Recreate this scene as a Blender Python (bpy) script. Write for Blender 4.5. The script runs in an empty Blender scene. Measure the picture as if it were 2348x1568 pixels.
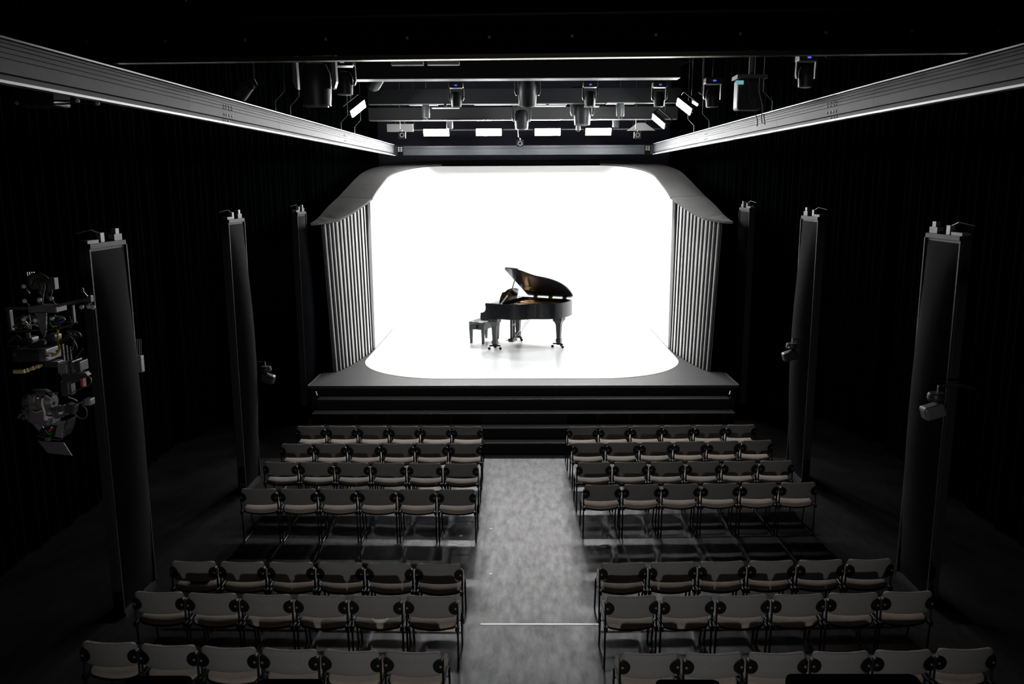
import bpy, bmesh, math, random
from mathutils import Vector, Matrix, Euler
random.seed(7)
R = math.radians
C = bpy.context.scene.collection
scene = bpy.context.scene

# ------------------------------------------------------------------ camera, world, exposure
def make_camera():
    pitch, yaw, roll = R(10.5), R(0.6), R(0.25)
    fw = Vector((-math.sin(yaw)*math.cos(pitch), math.cos(yaw)*math.cos(pitch), -math.sin(pitch)))
    r0 = Vector((math.cos(yaw), math.sin(yaw), 0)); u0 = r0.cross(fw)
    r = r0*math.cos(roll) - u0*math.sin(roll); u = u0*math.cos(roll) + r0*math.sin(roll)
    cd = bpy.data.cameras.new('camera'); co = bpy.data.objects.new('camera', cd); C.objects.link(co)
    m = Matrix((r, u, -fw)).transposed().to_4x4(); m.translation = Vector((-0.10, 0, 4.72))
    co.matrix_world = m
    cd.sensor_fit = 'HORIZONTAL'; cd.sensor_width = 36; cd.lens = 36*1900/2348
    cd.clip_start = 0.05; cd.clip_end = 200
    scene.camera = co
make_camera()
w = bpy.data.worlds.new('World'); scene.world = w; w.use_nodes = True
w.node_tree.nodes['Background'].inputs[0].default_value = (0, 0, 0, 1)
w.node_tree.nodes['Background'].inputs[1].default_value = 0.0
vs = scene.view_settings
vs.view_transform = 'Standard'; vs.look = 'None'; vs.gamma = 1.0; vs.use_curve_mapping = False
vs.exposure = 0.0
scene.cycles.use_denoising = True
scene.cycles.max_bounces = 10; scene.cycles.diffuse_bounces = 5; scene.cycles.glossy_bounces = 4
scene.cycles.sample_clamp_indirect = 6.0
PANEL_L = 520.0      # brightness of the LED panels over the stage
SIDE_L = 320.0       # brightness of the side LED panels
FLOOD_W = 470.0      # watts of the floodlight that stands behind the audience

# ------------------------------------------------------------------ materials
def mat(name, col, rough=0.6, metal=0.0, spec=0.5, noise=None, bump=None, emit=None, streak=None, coat=0.0, sheen_map=None):
    m = bpy.data.materials.new(name); m.use_nodes = True
    nt = m.node_tree; b = nt.nodes['Principled BSDF']
    b.inputs['Base Color'].default_value = (*col, 1); b.inputs['Roughness'].default_value = rough
    b.inputs['Metallic'].default_value = metal; b.inputs['Specular IOR Level'].default_value = spec
    b.inputs['Coat Weight'].default_value = coat
    tc = None
    def coords():
        nonlocal tc
        if tc is None: tc = nt.nodes.new('ShaderNodeTexCoord')
        return tc.outputs['Object']
    if noise:                        # (scale, amount, second colour, (stretch xyz))
        sc_, amt, col2, st = noise
        mp = nt.nodes.new('ShaderNodeMapping'); mp.inputs['Scale'].default_value = st
        nt.links.new(coords(), mp.inputs['Vector'])
        n = nt.nodes.new('ShaderNodeTexNoise'); n.inputs['Scale'].default_value = sc_; n.inputs['Detail'].default_value = 6
        nt.links.new(mp.outputs[0], n.inputs['Vector'])
        rmp = nt.nodes.new('ShaderNodeValToRGB')
        rmp.color_ramp.elements[0].position = 0.5-amt; rmp.color_ramp.elements[1].position = 0.5+amt
        rmp.color_ramp.elements[0].color = (*col, 1); rmp.color_ramp.elements[1].color = (*col2, 1)
        nt.links.new(n.outputs['Fac'], rmp.inputs['Fac'])
        nt.links.new(rmp.outputs['Color'], b.inputs['Base Color'])
        if streak:                   # a second, finer and stretched noise multiplied in
            s2, lo, st2 = streak
            mp2 = nt.nodes.new('ShaderNodeMapping'); mp2.inputs['Scale'].default_value = st2
            nt.links.new(coords(), mp2.inputs['Vector'])
            n2 = nt.nodes.new('ShaderNodeTexNoise'); n2.inputs['Scale'].default_value = s2; n2.inputs['Detail'].default_value = 4
            nt.links.new(mp2.outputs[0], n2.inputs['Vector'])
            r2 = nt.nodes.new('ShaderNodeMapRange'); r2.inputs[1].default_value = 0.3; r2.inputs[2].default_value = 0.7
            r2.inputs[3].default_value = lo; r2.inputs[4].default_value = 1.0
            nt.links.new(n2.outputs['Fac'], r2.inputs[0])
            mx = nt.nodes.new('ShaderNodeMixRGB'); mx.blend_type = 'MULTIPLY'; mx.inputs[0].default_value = 1
            nt.links.new(rmp.outputs['Color'], mx.inputs[1]); nt.links.new(r2.outputs[0], mx.inputs[2])
            nt.links.new(mx.outputs[0], b.inputs['Base Color'])
    if bump:                         # (scale, strength, stretch)
        mp3 = nt.nodes.new('ShaderNodeMapping'); mp3.inputs['Scale'].default_value = bump[2]
        nt.links.new(coords(), mp3.inputs['Vector'])
        nb = nt.nodes.new('ShaderNodeTexNoise'); nb.inputs['Scale'].default_value = bump[0]; nb.inputs['Detail'].default_value = 3
        nt.links.new(mp3.outputs[0], nb.inputs['Vector'])
        bp = nt.nodes.new('ShaderNodeBump'); bp.inputs['Strength'].default_value = bump[1]; bp.inputs['Distance'].default_value = 0.01
        nt.links.new(nb.outputs['Fac'], bp.inputs['Height']); nt.links.new(bp.outputs[0], b.inputs['Normal'])
    if sheen_map:                    # (scale, stretch, rough lo, rough hi, spec lo, spec hi): worn and polished patches
        mp4 = nt.nodes.new('ShaderNodeMapping'); mp4.inputs['Scale'].default_value = sheen_map[1]
        nt.links.new(coords(), mp4.inputs['Vector'])
        n4 = nt.nodes.new('ShaderNodeTexNoise'); n4.inputs['Scale'].default_value = sheen_map[0]; n4.inputs['Detail'].default_value = 7
        n4.inputs['Roughness'].default_value = 0.62
        nt.links.new(mp4.outputs[0], n4.inputs['Vector'])
        for (lo_, hi_, sock) in ((sheen_map[2], sheen_map[3], 'Roughness'), (sheen_map[4], sheen_map[5], 'Specular IOR Level')):
            r4 = nt.nodes.new('ShaderNodeMapRange'); r4.inputs[1].default_value = 0.33; r4.inputs[2].default_value = 0.67
            r4.inputs[3].default_value = lo_; r4.inputs[4].default_value = hi_
            nt.links.new(n4.outputs['Fac'], r4.inputs[0]); nt.links.new(r4.outputs[0], b.inputs[sock])
    if emit:
        b.inputs['Emission Color'].default_value = (*emit[0], 1); b.inputs['Emission Strength'].default_value = emit[1]
    return m
O1 = (1, 1, 1)
M = dict(
    floor=mat('grey_floor', (0.008, 0.008, 0.008), 0.46, noise=(1.3, 0.22, (0.018, 0.018, 0.0175), (1, 1, 1)), streak=(7, 0.6, (1.6, 0.35, 1)), bump=(9, 0.06, O1), sheen_map=(6.0, (1.9, 0.6, 1), 0.45, 0.41, 0.12, 0.29)),
    black_wall=mat('black_wall', (0.003, 0.003, 0.0035), 0.9, spec=0.0),
    back_wall=mat('dark_violet_wall', (0.10, 0.095, 0.135), 0.9, spec=0.1),
    curtain=mat('black_curtain', (0.0024, 0.0032, 0.0036), 0.9, spec=0.0, bump=(60, 0.1, (1, 1, 0.1))),
    stage=mat('black_stage_board', (0.026, 0.026, 0.026), 0.5, spec=0.45, noise=(3, 0.25, (0.042, 0.041, 0.04), (0.4, 2, 1))),
    step=mat('black_step', (0.014, 0.014, 0.014), 0.6, spec=0.3),
    fascia=mat('black_fascia', (0.008, 0.008, 0.009), 0.7, spec=0.2, noise=(2, 0.3, (0.012, 0.012, 0.014), (0.3, 1, 1))),
    white_floor=mat('white_gloss_floor', (0.86, 0.86, 0.86), 0.22, spec=0.4),
    white_wall=mat('white_plaster', (0.82, 0.82, 0.81), 0.85, spec=0.2, noise=(2.2, 0.3, (0.86, 0.86, 0.855), O1), bump=(30, 0.25, O1)),
    cap=mat('dark_cap_board', (0.026, 0.025, 0.024), 0.65, spec=0.3, noise=(4, 0.3, (0.04, 0.038, 0.037), (1, 0.5, 1))),
    fin=mat('black_batten', (0.006, 0.006, 0.006), 0.7, spec=0.1),
    wing=mat('grey_wing_board', (0.72, 0.715, 0.705), 0.8, spec=0.1),
    alu=mat('brushed_aluminium', (0.085, 0.088, 0.091), 0.6, metal=0.0, spec=0.12, bump=(40, 0.12, (1, 0.02, 1))),
    alu_bright=mat('bright_aluminium_edge', (0.55, 0.55, 0.55), 0.45, metal=0.3),
    alu_dark=mat('dark_aluminium', (0.16, 0.17, 0.18), 0.45, metal=0.6),
    beam=mat('painted_steel_beam', (0.03, 0.031, 0.033), 0.7, spec=0.2),
    beam_lit=mat('lit_steel_beam', (0.10, 0.10, 0.10), 0.6, spec=0.3),  # paler copy of the beam steel: light on the rear beam put into colour
    soffit=mat('pale_soffit_plate', (0.35, 0.34, 0.32), 0.6),
    gantry=mat('black_gantry', (0.003, 0.003, 0.003), 0.8, spec=0.0),
    brass_edge=mat('pale_edge', (0.75, 0.72, 0.62), 0.22, metal=1.0),
    fixture=mat('black_fixture', (0.02, 0.021, 0.023), 0.45),
    fixture_grey=mat('grey_fixture', (0.11, 0.115, 0.12), 0.45),
    glass=mat('lens_glass', (0.25, 0.24, 0.25), 0.1, spec=0.8),
    panel_face=mat('led_panel_face', (0.9, 0.9, 0.9), 0.5, emit=((1.0, 1.0, 1.0), PANEL_L)),
    side_face=mat('side_led_face', (0.9, 0.9, 0.9), 0.5, emit=((0.97, 1.0, 1.0), SIDE_L)),
    blue_led=mat('blue_display', (0.02, 0.02, 0.1), 0.3, emit=((0.12, 0.16, 1.0), 0.8)),
    cyan_led=mat('cyan_display', (0.02, 0.1, 0.1), 0.3, emit=((0.35, 0.75, 0.8), 0.5)),
    green_led=mat('green_led', (0.02, 0.2, 0.1), 0.3, emit=((0.1, 1.0, 0.5), 0.7)),
    amber_led=mat('amber_led', (0.2, 0.05, 0.02), 0.3, emit=((1.0, 0.3, 0.12), 0.25)),
    white_paint=mat('white_paint', (0.88, 0.88, 0.87), 0.6),
    back_fabric=mat('grey_fabric', (0.14, 0.14, 0.138), 0.9, spec=0.15, noise=(160, 0.2, (0.24, 0.24, 0.236), (1, 1, 2)), bump=(260, 0.3, O1)),
    seat_fabric=mat('beige_fabric', (0.25, 0.21, 0.18), 0.9, spec=0.15, noise=(160, 0.2, (0.38, 0.325, 0.285), O1), bump=(260, 0.3, O1)),
    chair_steel=mat('black_chair_steel', (0.006, 0.006, 0.006), 0.5, spec=0.25),
    plastic=mat('black_plastic', (0.004, 0.004, 0.004), 0.5, spec=0.2),
    screw=mat('pale_screw', (0.22, 0.22, 0.22), 0.5, metal=0.5),
    tower_frame=mat('dark_tower_frame', (0.018, 0.018, 0.020), 0.6, spec=0.3),
    tower_cloth=mat('dark_tower_cloth', (0.005, 0.0054, 0.007), 0.9, spec=0.06, bump=(120, 0.15, O1)),
    piano=mat('black_lacquer', (0.010, 0.011, 0.013), 0.16, spec=0.5, coat=0.3),
    piano_satin=mat('black_satin', (0.016, 0.017, 0.019), 0.3),
    gold=mat('gold_plate', (0.30, 0.17, 0.07), 0.4, metal=0.6),
    soundboard=mat('amber_soundboard', (0.20, 0.085, 0.025), 0.5),
    ivory=mat('ivory', (0.8, 0.78, 0.7), 0.3),
    leather=mat('black_leather', (0.03, 0.034, 0.038), 0.38),
    chrome=mat('chrome', (0.7, 0.7, 0.7), 0.2, metal=1.0),
    tape=mat('white_tape', (0.85, 0.85, 0.83), 0.35),
    marker=mat('pale_marker_ball', (0.92, 0.86, 0.84), 0.4),
    rig_grey=mat('rig_grey_metal', (0.24, 0.24, 0.245), 0.45, metal=0.3),
    rig_dark=mat('rig_dark_metal', (0.045, 0.046, 0.05), 0.35),
    rig_violet=mat('rig_violet_metal', (0.22, 0.20, 0.24), 0.42, metal=0.3),
    rig_green=mat('rig_green_steel', (0.05, 0.06, 0.05), 0.5),
    cable_black=mat('black_cable', (0.03, 0.03, 0.03), 0.45),
    cable_white=mat('white_cable', (0.6, 0.58, 0.56), 0.5),
    cable_yellow=mat('yellow_cable', (0.95, 0.68, 0.05), 0.5),
    cable_teal=mat('teal_cable', (0.1, 0.45, 0.38), 0.5),
    cable_blue=mat('blue_cable', (0.08, 0.1, 0.7), 0.5),
    cable_red=mat('red_cable', (0.5, 0.06, 0.06), 0.5),
    cable_green=mat('green_cable', (0.05, 0.6, 0.12), 0.5),
    tan=mat('tan_rubber', (0.8, 0.6, 0.3), 0.6),
)

# ------------------------------------------------------------------ mesh helpers
class MB:
    def __init__(s): s.v = []; s.f = []
    def add(s, vs_, fs_):
        n = len(s.v); s.v += [tuple(v) for v in vs_]; s.f += [tuple(i+n for i in f) for f in fs_]; return s
    def box(s, c, size, rot=None):
        hx, hy, hz = (d/2 for d in size)
        p = [Vector((x, y, z)) for x in (-hx, hx) for y in (-hy, hy) for z in (-hz, hz)]
        if rot is not None:
            e = Euler(rot).to_matrix(); p = [e @ q for q in p]
        c = Vector(c)
        return s.add([q+c for q in p], [(0, 1, 3, 2), (4, 6, 7, 5), (0, 4, 5, 1), (2, 3, 7, 6), (0, 2, 6, 4), (1, 5, 7, 3)])
    def span(s, x0, x1, y0, y1, z0, z1):
        return s.box(((x0+x1)/2, (y0+y1)/2, (z0+z1)/2), (abs(x1-x0), abs(y1-y0), abs(z1-z0)))
    def tube(s, pts, r, n=8, close=False):
        pts = [Vector(p) for p in pts]; m = len(pts)
        rr = r if isinstance(r, (list, tuple)) else [r]*m
        rings = []; up = None
        for i, p in enumerate(pts):
            a = pts[(i-1) % m] if (i > 0 or close) else p
            b = pts[(i+1) % m] if (i < m-1 or close) else p
            t = (b-a); t = t.normalized() if t.length > 1e-9 else Vector((0, 0, 1))
            if up is None:
                up = Vector((0, 0, 1)) if abs(t.z) < 0.9 else Vector((1, 0, 0))
            side = t.cross(up)
            if side.length < 1e-6: side = t.cross(Vector((0, 1, 0)))
            side.normalize(); up = side.cross(t).normalized()
            rings.append([p + (side*math.cos(2*math.pi*k/n) + up*math.sin(2*math.pi*k/n))*rr[i] for k in range(n)])
        vs_ = [q for rg in rings for q in rg]; fs_ = []
        for i in range(m if close else m-1):
            j = (i+1) % m
            for k in range(n):
                fs_.append((i*n+k, i*n+(k+1) % n, j*n+(k+1) % n, j*n+k))
        if not close:
            fs_.append(tuple(range(n-1, -1, -1))); fs_.append(tuple((m-1)*n+k for k in range(n)))
        return s.add(vs_, fs_)
    def cyl(s, a, b, r, n=14, r2=None): return s.tube([a, b], [r, r if r2 is None else r2], n)
    def lathe(s, prof, c=(0, 0, 0), axis='z', n=20):
        c = Vector(c); vs_ = []; fs_ = []
        for (r, h) in prof:
            for k in range(n):
                a = 2*math.pi*k/n; q = (r*math.cos(a), r*math.sin(a), h)
                if axis == 'y': q = (q[0], q[2], q[1])
                if axis == 'x': q = (q[2], q[0], q[1])
                vs_.append(c+Vector(q))
        for i in range(len(prof)-1):
            for k in range(n):
                fs_.append((i*n+k, i*n+(k+1) % n, (i+1)*n+(k+1) % n, (i+1)*n+k))
        fs_.append(tuple(range(n-1, -1, -1))); fs_.append(tuple((len(prof)-1)*n+k for k in range(n)))
        return s.add(vs_, fs_)
    def ball(s, c, r, n=10):
        return s.lathe([(r*math.sin(math.pi*i/n)+1e-5, -r*math.cos(math.pi*i/n)) for i in range(n+1)], c, n=n+4)
    def prism(s, poly, h0, h1, plane='xy'):
        n = len(poly); vs_ = []
        for h in (h0, h1):
            for (a, b) in poly:
                vs_.append({'xy': (a, b, h), 'xz': (a, h, b), 'yz': (h, a, b)}[plane])
        fs_ = [tuple(range(n-1, -1, -1)), tuple(range(n, 2*n))] + [(i, (i+1) % n, n+(i+1) % n, n+i) for i in range(n)]
        return s.add(vs_, fs_)
    def pad(s, wd, ht, th, corner, pos, nx=10, ny=8):
        """a cushion: rounded rectangle of size wd x ht, pos(x, y, side) -> point; both faces meet on the rim"""
        def cmap(u, v):
            au, av = abs(u), abs(v); ru, rv = corner/(wd/2), corner/(ht/2)
            if au > 1-ru and av > 1-rv:
                p, q = (au-(1-ru))/ru, (av-(1-rv))/rv
                p, q = p*math.sqrt(1-q*q/2), q*math.sqrt(1-p*p/2)
                au, av = 1-ru+p*ru, 1-rv+q*rv
            return math.copysign(au, u)*wd/2, math.copysign(av, v)*ht/2
        def knots(n):
            k = [-1, -0.965]+[-0.86+1.72*i/(n-4) for i in range(n-3)]+[0.965, 1]
            return k
        us, vs2 = knots(nx), knots(ny); W_, H_ = len(us), len(vs2)
        vs_ = []; idx = {}
        for side in (1, -1):
            for j, v in enumerate(vs2):
                for i, u in enumerate(us):
                    rim = i in (0, W_-1) or j in (0, H_-1)
                    x, y = cmap(u, v); e = max(abs(u), abs(v))
                    t = 0 if rim else th/2*math.sqrt(max(0, 1-e**14))
                    if rim and side == -1: idx[(side, i, j)] = idx[(1, i, j)]; continue
                    idx[(side, i, j)] = len(vs_); vs_.append(pos(x, y, side*t))
        fs_ = []
        for side in (1, -1):
            for j in range(H_-1):
                for i in range(W_-1):
                    q = [idx[(side, i, j)], idx[(side, i+1, j)], idx[(side, i+1, j+1)], idx[(side, i, j+1)]]
                    fs_.append(tuple(q if side == 1 else q[::-1]))
        return s.add(vs_, fs_)
    def mesh(s, name, smooth=False, bevel=0):
        me = bpy.data.meshes.new(name); bm = bmesh.new()
        vv = [bm.verts.new(v) for v in s.v]
        for f in s.f:
            try: bm.faces.new([vv[i] for i in f])
            except ValueError: pass
        bmesh.ops.recalc_face_normals(bm, faces=bm.faces)
        if bevel:
            es = [e for e in bm.edges if len(e.link_faces) == 2 and e.calc_face_angle(0) > 0.6]
            bmesh.ops.bevel(bm, geom=es, offset=bevel, segments=2, profile=0.5, affect='EDGES')
        if smooth:
            for f in bm.faces: f.smooth = True
            for e in bm.edges:
                if len(e.link_faces) == 2 and e.calc_face_angle(0) > 0.7: e.smooth = False
        bm.to_mesh(me); bm.free(); return me
    def build(s, name, material, parent=None, smooth=False, bevel=0, label=None):
        me = s.mesh(name, smooth, bevel); me.materials.append(M[material])
        o = bpy.data.objects.new(name, me); C.objects.link(o); o.parent = parent
        if label: o['label'] = label
        return o
def tag(o, label, cat, group=None):
    o['label'] = label; o['category'] = cat
    if group: o['group'] = group
    return o
def thing(name, label, cat, loc=(0, 0, 0), rot=(0, 0, 0), group=None):
    o = bpy.data.objects.new(name, None); C.objects.link(o); o.empty_display_size = 0.1
    o.location = loc; o.rotation_euler = rot
    return tag(o, label, cat, group)
def struct(o): o['kind'] = 'structure'; return o
def copy_tree(o, parent=None):
    c = o.copy(); C.objects.link(c); c.parent = parent
    for ch in [x for x in o.children]: copy_tree(ch, c)
    return c
def share(mesh_obj, parent, loc=(0, 0, 0), rot=(0, 0, 0), scale=(1, 1, 1)):
    c = mesh_obj.copy(); C.objects.link(c); c.parent = parent; c.location = loc; c.rotation_euler = rot; c.scale = scale
    return c

# ------------------------------------------------------------------ the hall
X_W, Y_B, Y_R, Z_C = 7.4, 27.0, -6.0, 8.6
struct(MB().span(-X_W, X_W, Y_R, Y_B, -0.2, 0).build('floor', 'floor'))
struct(MB().span(-X_W, X_W, Y_R, Y_B, Z_C, Z_C+0.2).build('ceiling', 'black_wall'))
struct(MB().span(-X_W-0.2, -X_W, Y_R, Y_B, -0.2, Z_C+0.2).build('wall_left', 'black_wall'))
struct(MB().span(X_W, X_W+0.2, Y_R, Y_B, -0.2, Z_C+0.2).build('wall_right', 'black_wall'))
struct(MB().span(-X_W-0.2, X_W+0.2, Y_B, Y_B+0.2, -0.2, Z_C+0.2).build('wall_back', 'back_wall'))
struct(MB().span(-X_W-0.2, X_W+0.2, Y_R-0.2, Y_R, -0.2, Z_C+0.2).build('wall_rear', 'black_wall'))

# low seating riser under the last two rows, with the pale line along its edge in the aisle
riser = thing('seating_riser', 'low grey floor riser under the two nearest rows of chairs', 'platform')
MB().span(-5.2, 5.2, Y_R+0.3, 8.235, 0.0, 0.1).build('riser_deck', 'floor', riser)
MB().span(-0.54, 0.75, 8.215, 8.245, 0.07, 0.103).build('edge_strip', 'tape', riser, label='thin white strip along the riser edge in the aisle')
RISE = 0.1

# ------------------------------------------------------------------ stage
S = 0.98; SX = -0.06
Y_F = 15.56
stage = thing('stage', 'black stage platform with matt boards in front of the white shell', 'stage', (SX, 0, 0))
MB().span(-4.14, 4.14, Y_F, 25.2, S-0.05, S).build('stage_deck', 'stage', stage)
MB().span(-4.10, 4.10, Y_F+0.03, 25.1, 0, S-0.05).build('stage_base', 'fascia', stage)
for s_ in (-1, 1):
    MB().span(s_*4.14, s_*4.165, Y_F, 16.6, S-0.03, S+0.012).build('edge_trim', 'alu', stage)
steps = thing('stage_steps', 'wide black steps leading up to the stage from the aisle', 'steps', (SX, 0, 0))
n_st = 4; rise = S/5; tread = 0.295
for i in range(n_st):
    z = S-rise*(i+1); y0 = Y_F-tread*(i+1)
    hw = 3.92+0.035*i
    MB().span(-hw, hw, y0, Y_F+0.02 if i == 0 else y0+tread+0.02, z-0.03, z).build('tread', 'step', steps)
    MB().span(-hw+0.01, hw-0.01, y0+0.02, Y_F-0.002 if i == 0 else y0+tread, 0, z-0.03).build('step_riser', 'fascia', steps)
for s_ in (-1, 1):
    h = MB(); h.span(s_*3.97, s_*4.0, Y_F-0.06, Y_F-0.03, 0.74, 0.9); h.tube([(s_*3.985, Y_F-0.06, 0.88), (s_*3.95, Y_F-0.12, 0.83), (s_*3.985, Y_F-0.06, 0.77)], 0.008, 6)
    hb = tag(h.build('handle_bracket', 'chrome'), 'small metal bracket at the %s end of the top step' % ('left' if s_ < 0 else 'right'), 'bracket')
    hb.location.x = SX

def corner_path(hx, y_f, y_b, rx, ry_f, ry_b, n=14, front=True):
    """rounded rectangle in plan with elliptical corners, anticlockwise from the front left"""
    P = []
    def arc(cx, cy, rx_, ry_, a0, a1):
        for i in range(n+1):
            a = R(a0+(a1-a0)*i/n); P.append((cx+rx_*math.cos(a), cy+ry_*math.sin(a)))
    if front: arc(-hx+1.9, y_f+ry_f, 1.9, ry_f, 180, 270); arc(hx-1.9, y_f+ry_f, 1.9, ry_f, 270, 360)
    arc(hx-rx, y_b-ry_b, rx, ry_b, 0, 90); arc(-hx+rx, y_b-ry_b, rx, ry_b, 90, 180)
    return P
HX, Y_WB = 3.48, 23.78
shell_floor = MB().prism(corner_path(HX-0.02, 16.14, Y_WB-0.01, 1.25, 1.95, 1.9), 0, 0.006).build('white_dance_floor', 'white_floor')
shell_floor.location = (SX-0.02, 0, S)
tag(shell_floor, 'glossy white floor with rounded corners under the piano', 'stage floor')

def top_z(y):
    k = [(15.9, 4.03), (16.5, 4.05), (17.2, 4.10), (18.2, 4.29), (19.4, 4.49), (21.5, 4.93), (23.8, 5.37), (25.0, 5.58)]
    for (a, za), (b, zb) in zip(k, k[1:]):
        if y <= b: return za+(zb-za)*(y-a)/(b-a)
    return k[-1][1]
shell = thing('stage_shell', 'curved white cyclorama shell with dark slatted sides and sloping top', 'stage shell', (SX-0.02, 0, 0))
path = [(HX, 19.35), (HX, 20.2), (HX, 21.0)] + corner_path(HX, 0, Y_WB, 1.25, 0, 1.95, 16, False) + [(-HX, 21.0), (-HX, 20.2), (-HX, 19.35)]
def offset(path_, d):
    out = []
    for i, p in enumerate(path_):
        a = path_[max(i-1, 0)]; b = path_[min(i+1, len(path_)-1)]
        t = Vector((b[0]-a[0], b[1]-a[1])).normalized(); out.append((p[0]+t.y*d, p[1]-t.x*d))
    return out
outer = offset(path, 0.07)
m = MB(); n = len(path)
vs_ = [(x, y, S) for x, y in path]+[(x, y, top_z(y)-0.03) for x, y in path]+[(x, y, S) for x, y in outer]+[(x, y, top_z(y)-0.03) for x, y in outer]
fs_ = []
for i in range(n-1):
    fs_ += [(i, i+1, n+i+1, n+i), (2*n+i, 3*n+i, 3*n+i+1, 2*n+i+1), (n+i, n+i+1, 3*n+i+1, 3*n+i), (i, 2*n+i, 2*n+i+1, i+1)]
fs_ += [(0, n, 3*n, 2*n), (n-1, 3*n-1, 4*n-1, 2*n-1)]
m.add(vs_, fs_).build('cyclorama_wall', 'white_wall', shell, smooth=True)
# slatted wings in front of the white wall: plan line of the fins, right side mirrored
fin_line = [(3.50, 19.25), (3.485, 18.92), (3.50, 18.64), (3.525, 18.43), (3.555, 18.20), (3.58, 17.99), (3.605, 17.78), (3.64, 17.58), (3.67, 17.39), (3.71, 17.21), (3.745, 17.05), (3.79, 16.91), (3.85, 16.79), (3.93, 16.68), (4.02, 16.60)]
for s_ in (-1, 1):
    wing = fin_line[:13]
    nw = len(wing); ins, outs = [], []
    for i, (x, y) in enumerate(wing):
        a = wing[max(i-1, 0)]; b = wing[min(i+1, nw-1)]
        t = Vector((b[0]-a[0], b[1]-a[1])).normalized(); nrm = Vector((-t.y, t.x)); nrm = nrm if nrm.x < 0 else -nrm
        lean = 0.05+0.006*i
        ins.append((Vector((x, y))-nrm*0.03, lean, t, nrm)); outs.append((Vector((x, y))-nrm*0.07, lean))
    vv = []
    for lst in (ins, outs):
        vv += [(s_*q[0].x, q[0].y, S+0.002) for q in lst] + [(s_*(q[0].x+q[1]), q[0].y, top_z(q[0].y)-0.02) for q in lst]
    ff = []
    for i in range(nw-1):
        ff += [(i, i+1, nw+i+1, nw+i), (2*nw+i, 3*nw+i, 3*nw+i+1, 2*nw+i+1), (nw+i, nw+i+1, 3*nw+i+1, 3*nw+i), (i, 2*nw+i, 2*nw+i+1, i+1)]
    ff += [(0, nw, 3*nw, 2*nw), (nw-1, 3*nw-1, 4*nw-1, 2*nw-1)]
    MB().add(vv, ff).build('wing_board', 'wing', shell, smooth=True, label='grey board behind the black battens')
    for i, (q, lean, t, nrm) in enumerate(ins):
        p = []
        for sd in (-0.03, 0.03):
            for dep in (0.0, 0.02):
                g = q+t*sd+nrm*dep
                p.append((s_*g.x, g.y, S+0.002)); p.append((s_*(g.x+lean), g.y, top_z(g.y)-0.02))
        # the foot of each batten spreads a little
        MB().add(p, [(0, 1, 5, 4), (2, 6, 7, 3), (0, 2, 3, 1), (4, 5, 7, 6), (0, 4, 6, 2), (1, 3, 7, 5)]).build('batten', 'fin', shell)
    # sloping cap over the wing, from its pointed front to the back corner
    inn = [(4.10, 16.28), (4.0, 16.42), (3.88, 16.66), (3.72, 17.05), (3.62, 17.6), (3.53, 18.2), (3.47, 18.8), (3.45, 19.35)]
    out = [(4.12, 16.27), (4.14, 16.5), (4.17, 16.9), (4.20, 17.4), (4.22, 17.9), (4.24, 18.4), (4.25, 19.0), (4.25, 19.5)]
    def cap_strip(inn_, out_, name):
        k = len(inn_); vv = []
        for (p_, q_) in zip(inn_, out_):
            for (x, y) in (p_, q_):
                vv.append((s_*x, y, top_z(y)+0.025)); vv.append((s_*x, y, top_z(y)-0.02))
        ff = []
        for i in range(k-1):
            a = 4*i; b = 4*(i+1)
            ff += [(a, b, b+2, a+2), (a+1, a+3, b+3, b+1), (a, a+1, b+1, b), (a+2, b+2, b+3, a+3)]
        ff += [(0, 2, 3, 1), (4*k-4, 4*k-3, 4*k-1, 4*k-2)]
        return MB().add(vv, ff).build(name, 'cap', shell)
    cap_strip(inn, out, 'cap_board')
    half = [p for p in path[:n//2+1]]
    o2 = []
    for (x, y) in half:
        if y < 21.9: o2.append((4.25, y+0.15))
        else:
            u = (y-21.9)/(Y_WB-21.9); o2.append((4.25-(4.25-x)*(u**2.2), y+0.15+0.6*u))
    half[0] = (3.45, 19.37); o2[0] = (4.25, 19.52)
    half = [(x-0.01, y) for x, y in half]
    cap_strip(half, o2, 'cap_board')

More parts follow.
